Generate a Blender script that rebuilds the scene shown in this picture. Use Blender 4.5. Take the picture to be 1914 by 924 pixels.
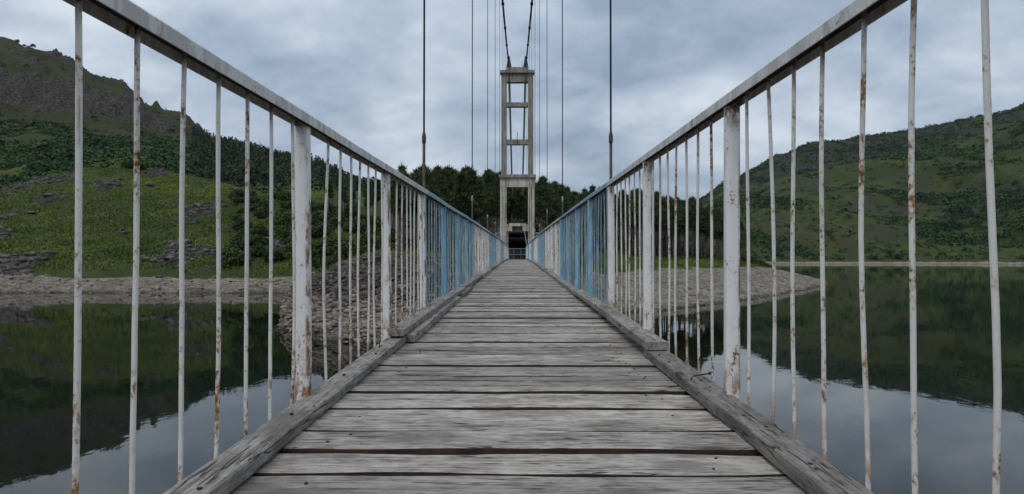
import bpy, math, random
import numpy as np
from mathutils import Vector

for o in list(bpy.data.objects):
    bpy.data.objects.remove(o, do_unlink=True)
SC = bpy.context.scene
COL = SC.collection
random.seed(7)
RNG = np.random.default_rng(11)

# ------------------------------------------------------------------ camera, sky, sun, exposure
EYE = 5.5                 # metres above the lake
FPX = 1270.0              # focal length in px of a 1914 px wide picture
HX, HY = 967.0, 482.0     # where the bridge axis / the horizon fall in such a picture

cam_d = bpy.data.cameras.new("camera")
cam_d.sensor_width = 36.0
cam_d.lens = FPX / 1914 * 36
cam_d.clip_start = 0.05
cam_d.clip_end = 9000
cam = bpy.data.objects.new("camera", cam_d)
cam.location = (0, 0, EYE)
cam.rotation_euler = (math.radians(90) + math.atan((HY - 462) / FPX), 0, math.atan((HX - 957) / FPX))
COL.objects.link(cam)
SC.camera = cam

SUN_EL, SUN_AZ = 58.0, 205.0
w = bpy.data.worlds.new("World")
SC.world = w
w.use_nodes = True
nt = w.node_tree
nt.nodes.clear()
def wn(t, **k):
    n = nt.nodes.new(t)
    for a, b in k.items():
        setattr(n, a, b)
    return n
def wl(a, b):
    nt.links.new(a, b)
def wmath(op, a, b=None, c=None):
    n = wn('ShaderNodeMath', operation=op)
    for i, v in enumerate((a, b, c)):
        if v is None: continue
        if isinstance(v, (int, float)): n.inputs[i].default_value = v
        else: wl(v, n.inputs[i])
    return n.outputs[0]
sky = wn('ShaderNodeTexSky', sky_type='NISHITA', sun_disc=False)
sky.sun_elevation = math.radians(SUN_EL)
sky.sun_rotation = math.radians(SUN_AZ)
bg1 = wn('ShaderNodeBackground'); bg1.inputs[1].default_value = 0.08
wl(sky.outputs[0], bg1.inputs[0])
tc = wn('ShaderNodeTexCoord')
sep = wn('ShaderNodeSeparateXYZ'); wl(tc.outputs['Generated'], sep.inputs[0])
zc = wmath('MAXIMUM', sep.outputs[2], 0.0)
den = wmath('ADD', zc, 0.42)
cx = wmath('DIVIDE', sep.outputs[0], den)
cy = wmath('DIVIDE', sep.outputs[1], den)
comb = wn('ShaderNodeCombineXYZ'); wl(cx, comb.inputs[0]); wl(cy, comb.inputs[1])
mp = wn('ShaderNodeMapping'); wl(comb.outputs[0], mp.inputs[0]); mp.inputs['Scale'].default_value = (1.0, 1.25, 1)
mp.inputs['Location'].default_value = (3.4, 1.7, 0)
n1 = wn('ShaderNodeTexNoise'); n1.inputs['Scale'].default_value = 1.8; n1.inputs['Detail'].default_value = 7
n1.inputs['Roughness'].default_value = 0.52; n1.inputs['Distortion'].default_value = 0.35
wl(mp.outputs[0], n1.inputs['Vector'])
n2 = wn('ShaderNodeTexNoise'); n2.inputs['Scale'].default_value = 5.4; n2.inputs['Detail'].default_value = 6
n2.inputs['Roughness'].default_value = 0.58; n2.inputs['Distortion'].default_value = 0.2
wl(mp.outputs[0], n2.inputs['Vector'])
cl = wmath('ADD', wmath('MULTIPLY', n1.outputs['Fac'], 0.62), wmath('MULTIPLY', n2.outputs['Fac'], 0.38))
ramp = wn('ShaderNodeValToRGB')
er = ramp.color_ramp
er.elements[0].position = 0.385; er.elements[0].color = (0.262, 0.335, 0.437, 1)
er.elements[1].position = 0.64; er.elements[1].color = (0.625, 0.69, 0.765, 1)
e = er.elements.new(0.46); e.color = (0.35, 0.43, 0.54, 1)
e = er.elements.new(0.54); e.color = (0.455, 0.53, 0.63, 1)
wl(cl, ramp.inputs[0])
# overcast skies are brighter overhead (CIE overcast law, softened)
ovc = wmath('ADD', 0.92, wmath('MULTIPLY', zc, 0.62))
bg2 = wn('ShaderNodeBackground')
wl(ramp.outputs[0], bg2.inputs[0]); wl(ovc, bg2.inputs[1])
mixs = wn('ShaderNodeMixShader'); mixs.inputs[0].default_value = 0.92
wl(bg1.outputs[0], mixs.inputs[1]); wl(bg2.outputs[0], mixs.inputs[2])
wout = wn('ShaderNodeOutputWorld'); wl(mixs.outputs[0], wout.inputs[0])

sun_d = bpy.data.lights.new("sun", 'SUN')
sun_d.energy = 1.3
sun_d.angle = math.radians(35)
sun_d.color = (1.0, 0.95, 0.89)
sun = bpy.data.objects.new("sun", sun_d)
az = math.radians(SUN_AZ); el = math.radians(SUN_EL)
sv = Vector((math.sin(az) * math.cos(el), math.cos(az) * math.cos(el), math.sin(el)))
sun.rotation_euler = (-sv).to_track_quat('-Z', 'Y').to_euler()
sun.location = (0, 0, 60)
COL.objects.link(sun)

vs = SC.view_settings
vs.view_transform = 'Standard'
vs.look = 'None'
vs.exposure = 0.08
vs.gamma = 1.0
vs.use_curve_mapping = False

# ------------------------------------------------------------------ helpers
def tag(o, label=None, cat=None, group=None, kind=None):
    if label: o["label"] = label
    if cat: o["category"] = cat
    if group: o["group"] = group
    if kind: o["kind"] = kind
    return o

def mesh(name, V, F, smooth=False):
    m = bpy.data.meshes.new(name)
    V = np.asarray(V, dtype=np.float32)
    if isinstance(F, np.ndarray):
        n, k = F.shape
        m.vertices.add(len(V)); m.vertices.foreach_set("co", V.ravel())
        m.loops.add(n * k); m.loops.foreach_set("vertex_index", F.astype(np.int32).ravel())
        m.polygons.add(n)
        m.polygons.foreach_set("loop_start", np.arange(0, n * k, k, dtype=np.int32))
        m.polygons.foreach_set("loop_total", np.full(n, k, dtype=np.int32))
        m.update(calc_edges=True)
    else:
        m.from_pydata([tuple(map(float, v)) for v in V], [], [tuple(map(int, f)) for f in F])
    if smooth:
        m.polygons.foreach_set("use_smooth", np.ones(len(m.polygons), dtype=bool))
    m.update()
    return m

def obj(name, me, mat=None, parent=None, loc=(0, 0, 0), rot=None):
    o = bpy.data.objects.new(name, me)
    COL.objects.link(o)
    o.location = loc
    if rot: o.rotation_euler = rot
    if mat is not None and me is not None and len(me.materials) == 0:
        me.materials.append(mat)
    if parent is not None:
        o.parent = parent
    return o

def empty(name, loc):
    o = bpy.data.objects.new(name, None)
    o.empty_display_size = 0.2
    COL.objects.link(o)
    o.location = loc
    return o

class MB:
    """collects vertices and faces"""
    def __init__(s): s.V = []; s.F = []
    def add(s, V, F):
        b = len(s.V)
        s.V += [tuple(v) for v in V]
        s.F += [tuple(i + b for i in f) for f in F]
        return s
    def box(s, c, d):
        x, y, z = c; a, b, e = d[0] / 2, d[1] / 2, d[2] / 2
        V = [(x + i * a, y + j * b, z + k * e) for k in (-1, 1) for j in (-1, 1) for i in (-1, 1)]
        return s.add(V, [(0, 2, 3, 1), (4, 5, 7, 6), (0, 1, 5, 4), (2, 6, 7, 3), (0, 4, 6, 2), (1, 3, 7, 5)])
    def sweep(s, pts, prof, u, v, cap=True):
        """pts: path points; prof: per station list of (a,b) or one list; u, v: frame axes"""
        u = np.array(u, float); v = np.array(v, float)
        n = None; V = []
        for i, p in enumerate(pts):
            pr = prof[i] if isinstance(prof[0][0], (tuple, list, np.ndarray)) else prof
            n = len(pr)
            for a, b in pr:
                V.append(np.array(p, float) + a * u + b * v)
        F = []
        for i in range(len(pts) - 1):
            for j in range(n):
                k = (j + 1) % n
                F.append((i * n + j, i * n + k, (i + 1) * n + k, (i + 1) * n + j))
        if cap:
            F.append(tuple(range(n))[::-1])
            F.append(tuple((len(pts) - 1) * n + j for j in range(n)))
        return s.add(V, F)
    def tube(s, pts, r, n=8):
        pts = [Vector(p) for p in pts]
        base = len(s.V); rs = r if isinstance(r, (list, tuple)) else [r] * len(pts)
        for i, p in enumerate(pts):
            t = (pts[min(i + 1, len(pts) - 1)] - pts[max(i - 1, 0)]).normalized()
            ref = Vector((1, 0, 0)) if abs(t.x) < 0.8 else Vector((0, 0, 1))
            a = t.cross(ref).normalized(); b = t.cross(a)
            for k in range(n):
                th = 2 * math.pi * k / n
                s.V.append(tuple(p + (a * math.cos(th) + b * math.sin(th)) * rs[i]))
        for i in range(len(pts) - 1):
            for j in range(n):
                k = (j + 1) % n
                s.F.append((base + i * n + j, base + i * n + k, base + (i + 1) * n + k, base + (i + 1) * n + j))
        s.F.append(tuple(base + j for j in range(n))[::-1])
        s.F.append(tuple(base + (len(pts) - 1) * n + j for j in range(n)))
        return s
    def mesh(s, name, smooth=False): return mesh(name, s.V, s.F, smooth)

def rrect(w, h, r, n=2):
    """rounded rectangle outline, centred"""
    out = []
    for cx_, cy_, a0 in ((w/2-r, h/2-r, 0), (-w/2+r, h/2-r, 90), (-w/2+r, -h/2+r, 180), (w/2-r, -h/2+r, 270)):
        for i in range(n + 1):
            a = math.radians(a0 + 90 * i / n)
            out.append((cx_ + r * math.cos(a), cy_ + r * math.sin(a)))
    return out

# vectorised gradient noise
_P = np.random.default_rng(3).permutation(512)
_P = np.concatenate([_P, _P, _P])
_G = np.array([(math.cos(t), math.sin(t)) for t in np.linspace(0, 2 * math.pi, 32, endpoint=False)])
def perlin(x, y, s=0):
    x = np.asarray(x, float) + 37.3 * s; y = np.asarray(y, float) - 19.7 * s
    xi = np.floor(x).astype(int); yi = np.floor(y).astype(int)
    xf = x - xi; yf = y - yi
    def g(a, b, dx, dy):
        h = _P[_P[a & 511] + (b & 511)] & 31
        return _G[h, 0] * dx + _G[h, 1] * dy
    u = xf ** 3 * (xf * (xf * 6 - 15) + 10); v = yf ** 3 * (yf * (yf * 6 - 15) + 10)
    a = g(xi, yi, xf, yf); b = g(xi + 1, yi, xf - 1, yf)
    c = g(xi, yi + 1, xf, yf - 1); d = g(xi + 1, yi + 1, xf - 1, yf - 1)
    return 1.4 * ((a + (b - a) * u) * (1 - v) + (c + (d - c) * u) * v)
def fbm(x, y, sc, oc=4, s=0, rough=0.5):
    t = 0; a = 1; f = 1.0 / sc; n = 0
    for i in range(oc):
        t = t + a * perlin(np.asarray(x) * f, np.asarray(y) * f, s + i); n += a; a *= rough; f *= 2.03
    return t / n
def ridged(x, y, sc, oc=4, s=0, rough=0.5):
    t = 0; a = 1; f = 1.0 / sc; n = 0
    for i in range(oc):
        t = t + a * (1 - 2 * np.abs(perlin(np.asarray(x) * f, np.asarray(y) * f, s + i))); n += a; a *= rough; f *= 2.03
    return t / n
def sst(a, b, x):
    t = np.clip((x - a) / (b - a), 0, 1)
    return t * t * (3 - 2 * t)

# ------------------------------------------------------------------ materials
class M:
    def __init__(s, name):
        s.m = bpy.data.materials.new(name); s.m.use_nodes = True
        s.t = s.m.node_tree; s.b = s.t.nodes['Principled BSDF']
        s.b.inputs['Specular IOR Level'].default_value = 0.3
    def n(s, t, **k):
        q = s.t.nodes.new(t)
        for a, b in k.items(): setattr(q, a, b)
        return q
    def put(s, sock, v):
        if isinstance(v, (int, float)): sock.default_value = v
        elif isinstance(v, (tuple, list)): sock.default_value = tuple(v) + ((1,) if len(v) == 3 and sock.type == 'RGBA' else ())
        else: s.t.links.new(v, sock)
    def math(s, op, a, b=None, c=None, clamp=False):
        q = s.n('ShaderNodeMath', operation=op, use_clamp=clamp)
        for i, v in enumerate((a, b, c)):
            if v is not None: s.put(q.inputs[i], v)
        return q.outputs[0]
    def mapping(s, vec, scale=(1, 1, 1), loc=(0, 0, 0)):
        q = s.n('ShaderNodeMapping'); s.put(q.inputs[0], vec)
        s.put(q.inputs['Scale'], tuple(scale)); s.put(q.inputs['Location'], loc)
        return q.outputs[0]
    def noise(s, vec, scale, detail=5, rough=0.55, dist=0.0):
        q = s.n('ShaderNodeTexNoise'); s.put(q.inputs['Vector'], vec)
        q.inputs['Scale'].default_value = scale; q.inputs['Detail'].default_value = detail
        q.inputs['Roughness'].default_value = rough; q.inputs['Distortion'].default_value = dist
        return q.outputs['Fac']
    def voro(s, vec, scale, feature='F1', rand=1.0):
        q = s.n('ShaderNodeTexVoronoi', feature=feature); s.put(q.inputs['Vector'], vec)
        q.inputs['Scale'].default_value = scale; q.inputs['Randomness'].default_value = rand
        return q
    def ramp(s, fac, stops):
        q = s.n('ShaderNodeValToRGB'); e = q.color_ramp.elements
        while len(e) < len(stops): e.new(0.5)
        for i, (p, c) in enumerate(stops):
            e[i].position = p; e[i].color = tuple(c) + (1,) if len(c) == 3 else c
        s.put(q.inputs[0], fac)
        return q.outputs[0]
    def step(s, fac, a, b):
        q = s.n('ShaderNodeMapRange', interpolation_type='SMOOTHSTEP'); s.put(q.inputs['Value'], fac)
        q.inputs['From Min'].default_value = a; q.inputs['From Max'].default_value = b
        return q.outputs[0]
    def mix(s, fac, a, b, blend='MIX'):
        q = s.n('ShaderNodeMix', data_type='RGBA', blend_type=blend)
        s.put(q.inputs[0], fac); s.put(q.inputs[6], a); s.put(q.inputs[7], b)
        return q.outputs[2]
    def attr(s, name):
        q = s.n('ShaderNodeAttribute', attribute_name=name); return q.outputs['Fac']
    def pos(s): return s.n('ShaderNodeNewGeometry').outputs['Position']
    def objco(s): return s.n('ShaderNodeTexCoord').outputs['Object']
    def rnd(s): return s.n('ShaderNodeObjectInfo').outputs['Random']
    def bump(s, h, strength=0.5, dist=0.02, normal=None):
        q = s.n('ShaderNodeBump'); q.inputs['Strength'].default_value = strength
        q.inputs['Distance'].default_value = dist; s.put(q.inputs['Height'], h)
        if normal is not None: s.put(q.inputs['Normal'], normal)
        return q.outputs[0]
    def out(s, color=None, rough=None, normal=None, metal=None, spec=None):
        if color is not None: s.put(s.b.inputs['Base Color'], color)
        if rough is not None: s.put(s.b.inputs['Roughness'], rough)
        if normal is not None: s.put(s.b.inputs['Normal'], normal)
        if metal is not None: s.put(s.b.inputs['Metallic'], metal)
        if spec is not None: s.put(s.b.inputs['Specular IOR Level'], spec)
        return s.m

def offset_co(m, k=40.0):
    r = m.rnd()
    c = m.n('ShaderNodeCombineXYZ')
    for i, f in enumerate((1.0, 1.7, 2.3)):
        m.put(c.inputs[i], m.math('MULTIPLY', r, k * f))
    a = m.n('ShaderNodeVectorMath', operation='ADD')
    m.put(a.inputs[0], m.objco()); m.put(a.inputs[1], c.outputs[0])
    return a.outputs[0], r

def wood_mat(name, axis, tint=1.0):
    m = M(name)
    co, r = offset_co(m)
    def sc(al, ac): return (al, ac, ac) if axis == 0 else (ac, al, ac)
    # knots: the grain flows round them
    vk = m.voro(m.mapping(co, sc(1.7, 5.2)), 1.0)
    kd = vk.outputs['Distance']
    pull = m.math('SUBTRACT', 1.0, m.step(kd, 0.0, 0.34))
    warp = m.noise(m.mapping(co, sc(2.2, 6)), 1.0, 3)
    w_ = m.math('ADD', m.math('MULTIPLY', m.math('SUBTRACT', warp, 0.5), 0.035), m.math('MULTIPLY', pull, 0.022))
    cb = m.n('ShaderNodeCombineXYZ'); m.put(cb.inputs[1 if axis == 0 else 0], w_)
    wv = m.n('ShaderNodeVectorMath', operation='ADD')
    m.put(wv.inputs[0], co); m.put(wv.inputs[1], cb.outputs[0])
    co2 = wv.outputs[0]
    knot = m.math('SUBTRACT', 1.0, m.step(kd, 0.04, 0.115))
    ring = m.math('SUBTRACT', 1.0, m.step(kd, 0.06, 0.26))
    grain = m.noise(m.mapping(co2, sc(5.0, 100)), 1.0, 5, 0.65)
    fine = m.noise(m.mapping(co2, sc(28, 300)), 1.0, 4, 0.7)
    patch = m.noise(m.mapping(co, sc(13, 24)), 1.0, 7, 0.72, 0.3)
    stain = m.noise(m.mapping(co, sc(2.6, 5)), 1.0, 5, 0.62)
    g = m.math('ADD', m.math('ADD', m.math('MULTIPLY', grain, 0.36), m.math('MULTIPLY', fine, 0.26)), m.math('MULTIPLY', patch, 0.38))
    c = m.ramp(g, [(0.40, (0.095, 0.080, 0.068)), (0.46, (0.225, 0.201, 0.175)), (0.52, (0.325, 0.298, 0.264)), (0.60, (0.45, 0.418, 0.375))])
    c = m.mix(m.math('MULTIPLY', m.step(stain, 0.50, 0.66), 0.68), c, (0.135, 0.116, 0.102))
    c = m.mix(m.math('MULTIPLY', m.step(stain, 0.46, 0.32), 0.35), c, (0.40, 0.35, 0.285))
    c = m.mix(m.math('MULTIPLY', ring, 0.38), c, (0.14, 0.118, 0.10))
    c = m.mix(m.math('MULTIPLY', knot, 0.8), c, (0.055, 0.042, 0.035))
    ck = m.noise(m.mapping(co2, sc(2.4, 46), (3, 9, 1)), 1.0, 2, 0.5)
    crack = m.math('SUBTRACT', 1.0, m.step(m.math('ABSOLUTE', m.math('SUBTRACT', ck, 0.5)), 0.006, 0.022))
    crack = m.math('MULTIPLY', crack, m.step(m.noise(m.mapping(co, sc(3.1, 9), (7, 2, 4)), 1.0, 3, 0.5), 0.49, 0.53))
    c = m.mix(m.math('MULTIPLY', crack, 0.85), c, (0.03, 0.025, 0.022))
    v = m.math('ADD', 0.72 * tint, m.math('MULTIPLY', r, 0.56 * tint))
    hs = m.n('ShaderNodeHueSaturation'); m.put(hs.inputs['Color'], c); m.put(hs.inputs['Value'], v)
    h = m.math('SUBTRACT', g, m.math('MULTIPLY', crack, 0.8))
    return m.out(hs.outputs[0], 0.85, m.bump(h, 0.8, 0.006), spec=0.2)

def paint_mat(name, col, rust_a, rust_b, worn=None, edge=0.0, weld=0.0, side=0.0):
    m = M(name)
    p = m.pos()
    a = m.noise(m.mapping(p, (1, 1, 0.4)), 24.0, 6, 0.65, 0.2)
    b = m.noise(m.mapping(p, (1, 1, 0.75)), 110.0, 5, 0.6)
    big = m.noise(m.mapping(p, (1, 1, 0.8)), 2.6, 3)
    k = m.math('ADD', m.math('ADD', m.math('MULTIPLY', a, 0.40), m.math('MULTIPLY', b, 0.32)), m.math('MULTIPLY', big, 0.28))
    mask = m.step(k, rust_a, rust_b)
    if edge:
        run = m.step(m.noise(m.mapping(p, (1, 1, 0.07)), 34, 4, 0.6), 0.60, 0.66)
        run = m.math('MULTIPLY', m.math('MULTIPLY', run, edge), m.step(m.noise(m.mapping(p, (1, 1, .7)), 7.5, 4, .65), 0.47, 0.56))
        mask = m.math('MAXIMUM', mask, run)
    oc = m.n('ShaderNodeSeparateXYZ'); m.put(oc.inputs[0], m.objco())
    patchy = m.noise(m.mapping(p, (1, 1, 0.45)), 16, 6, 0.7)
    if weld:      # rust starts at the feet and at the welds under the rail
        foot = m.math('MAXIMUM', m.step(oc.outputs[2], 0.20, 0.03), m.step(oc.outputs[2], 0.955, 1.03))
        mask = m.math('MAXIMUM', mask, m.math('MULTIPLY', m.math('MULTIPLY', foot, weld), m.step(patchy, 0.47, 0.55)))
    if side:      # long runs down one side of a post
        run2 = m.math('MULTIPLY', m.step(oc.outputs[0], 0.010, 0.022), m.step(patchy, 0.45, 0.56))
        run2 = m.math('MULTIPLY', run2, m.math('MULTIPLY', m.step(oc.outputs[2], 0.98, 0.8), side))
        mask = m.math('MAXIMUM', mask, run2)
    halo = m.math('MAXIMUM', m.step(k, rust_a - 0.05, rust_b), mask)
    rust = m.ramp(m.noise(p, 70, 4), [(0.32, (0.05, 0.022, 0.013)), (0.46, (0.19, 0.075, 0.022)), (0.62, (0.40, 0.19, 0.055))])
    dirt = m.noise(m.mapping(p, (1, 1, 0.3)), 22, 5, 0.65)
    c = m.mix(m.math('MULTIPLY', m.step(dirt, 0.48, 0.75), 0.55), col, tuple(x * 0.62 for x in col))
    if worn:
        c = m.mix(m.math('MULTIPLY', m.step(m.noise(m.mapping(p, (1, 1, 0.25)), 17, 5, 0.7), 0.46, 0.57), 0.8), c, worn)
    c = m.mix(m.math('MULTIPLY', halo, 0.35), c, (0.34, 0.24, 0.13))
    c = m.mix(mask, c, rust)
    rg = m.math('ADD', 0.45, m.math('MULTIPLY', mask, 0.45))
    return m.out(c, rg, m.bump(m.math('ADD', m.math('MULTIPLY', b, 0.4), mask), 0.35, 0.002), spec=0.35)

MAT = {}
MAT['plank'] = wood_mat('weathered_plank', 0)
MAT['plank_side'] = None
MAT['board'] = wood_mat('weathered_board', 1, 0.82)
MAT['rail_white'] = paint_mat('white_rail_paint', (0.64, 0.62, 0.575), 0.57, 0.61, (0.44, 0.41, 0.365), edge=.5)
MAT['post_white'] = paint_mat('white_post_paint', (0.76, 0.745, 0.715), 0.55, 0.61, edge=1.0, weld=.9, side=.95)
MAT['bar_white'] = paint_mat('white_bar_paint', (0.68, 0.655, 0.605), 0.52, 0.59, edge=.5, weld=.7)
MAT['rail_blue'] = paint_mat('blue_rail_paint', (0.20, 0.35, 0.42), 0.59, 0.64, (0.38, 0.44, 0.46))
MAT['post_blue'] = paint_mat('blue_post_paint', (0.15, 0.36, 0.50), 0.59, 0.63, (0.33, 0.46, 0.52))
MAT['bar_blue'] = paint_mat('blue_bar_paint', (0.16, 0.29, 0.36), 0.55, 0.60, (0.42, 0.45, 0.43))
def plain(name, c, rough=0.6, metal=0.0, sc=30, var=0.35):
    m = M(name); p = m.pos()
    n = m.noise(p, sc, 5)
    col = m.mix(m.step(n, 0.35, 0.7), tuple(x * (1 - var) for x in c), tuple(min(1, x * (1 + var)) for x in c))
    return m.out(col, rough, m.bump(n, 0.2, 0.003), metal)
MAT['steel'] = plain('dark_rusty_steel', (0.075, 0.055, 0.045), 0.7)
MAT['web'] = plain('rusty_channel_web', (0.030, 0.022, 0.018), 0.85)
MAT['cable'] = plain('dark_cable', (0.035, 0.035, 0.038), 0.6, 0.3)
MAT['hanger'] = plain('hanger_steel', (0.07, 0.062, 0.06), 0.55, 0.4)
MAT['backstay'] = plain('grey_backstay', (0.78, 0.79, 0.80), 0.5, var=.08)
MAT['plank_side'] = plain('plank_side_gap_shade', (0.05, 0.033, 0.025), 0.9, 0, 14)  # unbleached brown sides, darkened further to paint shade into the plank gaps
MAT['nail'] = plain('rusty_nail', (0.05, 0.03, 0.025), 0.7, 0.2)
MAT['buckle'] = plain('grey_turnbuckle', (0.30, 0.31, 0.31), 0.5, 0.2)

def concrete(name='stained_concrete', lift=1.0):
    m = M(name); p = m.pos()
    big = m.noise(p, 0.9, 5, 0.6)
    streak = m.noise(m.mapping(p, (1, 1, 0.08)), 6.5, 6, 0.65)
    fine = m.noise(p, 22, 6, 0.65)
    c = m.ramp(big, [(0.3, (0.27, 0.245, 0.20)), (0.5, (0.38, 0.35, 0.29)), (0.72, (0.49, 0.46, 0.395))])
    c = m.mix(m.math('MULTIPLY', m.step(streak, 0.46, 0.62), 0.7), c, (0.13, 0.115, 0.098))
    c = m.mix(m.math('MULTIPLY', m.step(fine, 0.5, 0.75), 0.35), c, (0.21, 0.20, 0.175))
    # shuttering lines left by the formwork boards
    sp = m.n('ShaderNodeSeparateXYZ'); m.put(sp.inputs[0], p)
    fr = m.math('FRACT', m.math('MULTIPLY', sp.outputs[2], 0.55))
    ln = m.math('SUBTRACT', 1.0, m.step(m.math('ABSOLUTE', m.math('SUBTRACT', fr, 0.5)), 0.0, 0.02))
    c = m.mix(m.math('MULTIPLY', ln, 0.4), c, (0.18, 0.165, 0.145))
    hs = m.n('ShaderNodeHueSaturation'); m.put(hs.inputs['Color'], c); hs.inputs['Value'].default_value = lift
    return m.out(hs.outputs[0], 0.9, m.bump(m.math('ADD', fine, m.math('MULTIPLY', ln, -0.6)), 0.5, 0.01), spec=0.2)
MAT['concrete'] = concrete('stained_concrete', .84)
MAT['concrete_pale'] = concrete('limewashed_concrete', 1.35)

def terrain_mat():
    m = M('hillside_ground'); p = m.pos()
    g1 = m.noise(p, 0.045, 5, 0.6); g2 = m.noise(p, 0.5, 6, 0.65); g3 = m.noise(p, 3.5, 4, 0.6)
    lush = m.attr('lush'); rock = m.attr('rock'); ring = m.attr('ring'); litter = m.attr('litter'); scrub = m.attr('scrub')
    grass = m.mix(m.step(m.math('ADD', m.math('MULTIPLY', g1, 0.5), m.math('MULTIPLY', g2, 0.5)), 0.40, 0.62), (0.042, 0.066, 0.017), (0.088, 0.102, 0.034))
    g4 = m.noise(p, 0.16, 6, 0.68, 0.6)
    grass = m.mix(m.math('MULTIPLY', m.step(g4, 0.49, 0.62), 0.7), grass, (0.078, 0.072, 0.042))
    grass = m.mix(m.math('MULTIPLY', m.step(g3, 0.42, 0.62), 0.5), grass, (0.036, 0.050, 0.019))
    lushc = m.mix(m.step(g2, .35, .65), (0.072, 0.108, 0.017), (0.155, 0.176, 0.037))
    lushc = m.mix(m.math('MULTIPLY', m.step(g3, 0.42, 0.6), 0.45), lushc, (0.046, 0.072, 0.02))
    g5 = m.noise(p, 0.33, 6, 0.7, 0.4)
    c = m.mix(m.step(m.math('ADD', lush, m.math('MULTIPLY', m.math('SUBTRACT', g5, 0.5), 2.4)), 0.25, 0.75), grass, lushc)
    c = m.mix(m.math('MULTIPLY', m.step(g5, 0.50, 0.60), 0.55), c, (0.052, 0.052, 0.027))
    c = m.mix(m.math('MULTIPLY', m.step(g5, 0.44, 0.36), 0.6), c, (0.026, 0.042, 0.014))
    lg = m.noise(p, 0.011, 5, 0.62, 0.5)
    farm = m.attr('far')
    c = m.mix(m.math('MULTIPLY', farm, m.math('MULTIPLY', m.step(lg, 0.54, 0.64), 0.65)), c, (0.062, 0.055, 0.038))
    c = m.mix(m.math('MULTIPLY', farm, m.math('MULTIPLY', m.step(lg, 0.48, 0.36), 0.7)), c, (0.062, 0.090, 0.028))
    c = m.mix(m.math('MULTIPLY', m.math('MULTIPLY', farm, m.attr('mount')), 0.6), c, (0.046, 0.048, 0.027))
    c = m.mix(m.math('MULTIPLY', scrub, m.step(g2, 0.2, 0.5)), c, (0.044, 0.045, 0.040))
    # rocks: cracked, lichen-grey to purple-brown
    vr = m.voro(m.mapping(p, (1, 1, 1.6)), 0.55, 'DISTANCE_TO_EDGE').outputs['Distance']
    vr2 = m.voro(m.mapping(p, (.6, .6, 2.4)), 2.1, 'DISTANCE_TO_EDGE').outputs['Distance']
    r1 = m.noise(m.mapping(p, (1, 1, 2.2)), 0.4, 7, 0.68)
    rc = m.ramp(r1, [(0.36, (0.022, 0.019, 0.018)), (0.49, (0.062, 0.055, 0.050)), (0.63, (0.150, 0.137, 0.122))])
    rc = m.mix(m.math('SUBTRACT', 1.0, m.step(vr, 0.0, 0.07)), rc, (0.035, 0.03, 0.028))
    rn = m.math('ADD', rock, m.math('ADD', m.math('MULTIPLY', m.math('SUBTRACT', g2, 0.5), 1.7), m.math('MULTIPLY', m.math('SUBTRACT', g4, 0.5), 1.5)))
    c = m.mix(m.step(rn, 0.50, 0.66), c, rc)
    # drawdown zone: bare pale rock and silt between the water and the high-water mark
    q1 = m.noise(m.mapping(p, (.55, .55, 4.2)), 0.8, 8, 0.72, 0.8)
    pc = m.ramp(q1, [(0.32, (0.072, 0.060, 0.050)), (0.44, (0.18, 0.155, 0.127)), (0.56, (0.295, 0.26, 0.215)), (0.7, (0.41, 0.37, 0.31))])
    pc = m.mix(m.math('MULTIPLY', m.math('SUBTRACT', 1.0, m.step(vr2, 0.0, 0.09)), 0.7), pc, (0.075, 0.065, 0.055))
    c = m.mix(m.step(m.math('ADD', ring, m.math('MULTIPLY', m.math('SUBTRACT', g2, 0.5), 0.5)), 0.38, 0.58), c, pc)
    c = m.mix(litter, c, (0.035, 0.026, 0.017))
    lv = m.n('ShaderNodeHueSaturation'); m.put(lv.inputs['Color'], c); m.put(lv.inputs['Value'], m.math('ADD', 0.80, m.math('MULTIPLY', m.step(ring, .3, .6), 0.20)))
    lv.inputs['Saturation'].default_value = 1.08
    c = lv.outputs[0]
    wet = m.attr('wet')
    c = m.mix(m.math('MULTIPLY', wet, 0.75), c, (0.03, 0.027, 0.022))
    hb = m.math('ADD', m.math('MULTIPLY', g3, 0.5), m.math('ADD', m.math('MULTIPLY', vr2, 0.4), m.math('MULTIPLY', q1, 1.5)))
    return m.out(c, 0.95, m.bump(hb, 0.9, 0.35), spec=0.1)
MAT['terrain'] = terrain_mat()

def leaf_mat(name, a, b, sc=0.5, spec=0.15):
    m = M(name); p = m.pos()
    n = m.noise(p, sc, 3); r = m.rnd()
    c = m.mix(m.step(n, 0.35, 0.65), a, b)
    hs = m.n('ShaderNodeHueSaturation'); m.put(hs.inputs['Color'], c)
    m.put(hs.inputs['Value'], m.math('ADD', 0.75, m.math('MULTIPLY', r, 0.5)))
    return m.out(hs.outputs[0], 0.75, spec=spec)
MAT['needles'] = leaf_mat('pine_needles', (0.032, 0.052, 0.020), (0.074, 0.098, 0.038))
MAT['needles_far'] = leaf_mat('far_conifers', (0.016, 0.029, 0.014), (0.034, 0.052, 0.024), 0.05)
MAT['bush'] = leaf_mat('bush_leaves', (0.027, 0.047, 0.013), (0.058, 0.080, 0.023))
MAT['bush_bright'] = leaf_mat('bright_bush_leaves', (0.060, 0.115, 0.018), (0.095, 0.165, 0.03))
MAT['scrub'] = leaf_mat('hillside_scrub', (0.011, 0.030, 0.010), (0.038, 0.074, 0.021), 0.03)
MAT['scrub_dark'] = leaf_mat('dark_scrub', (0.040, 0.038, 0.038), (0.058, 0.054, 0.05), 0.02)
MAT['grass'] = leaf_mat('grass_blades', (0.056, 0.084, 0.017), (0.118, 0.142, 0.033), 0.10)
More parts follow.
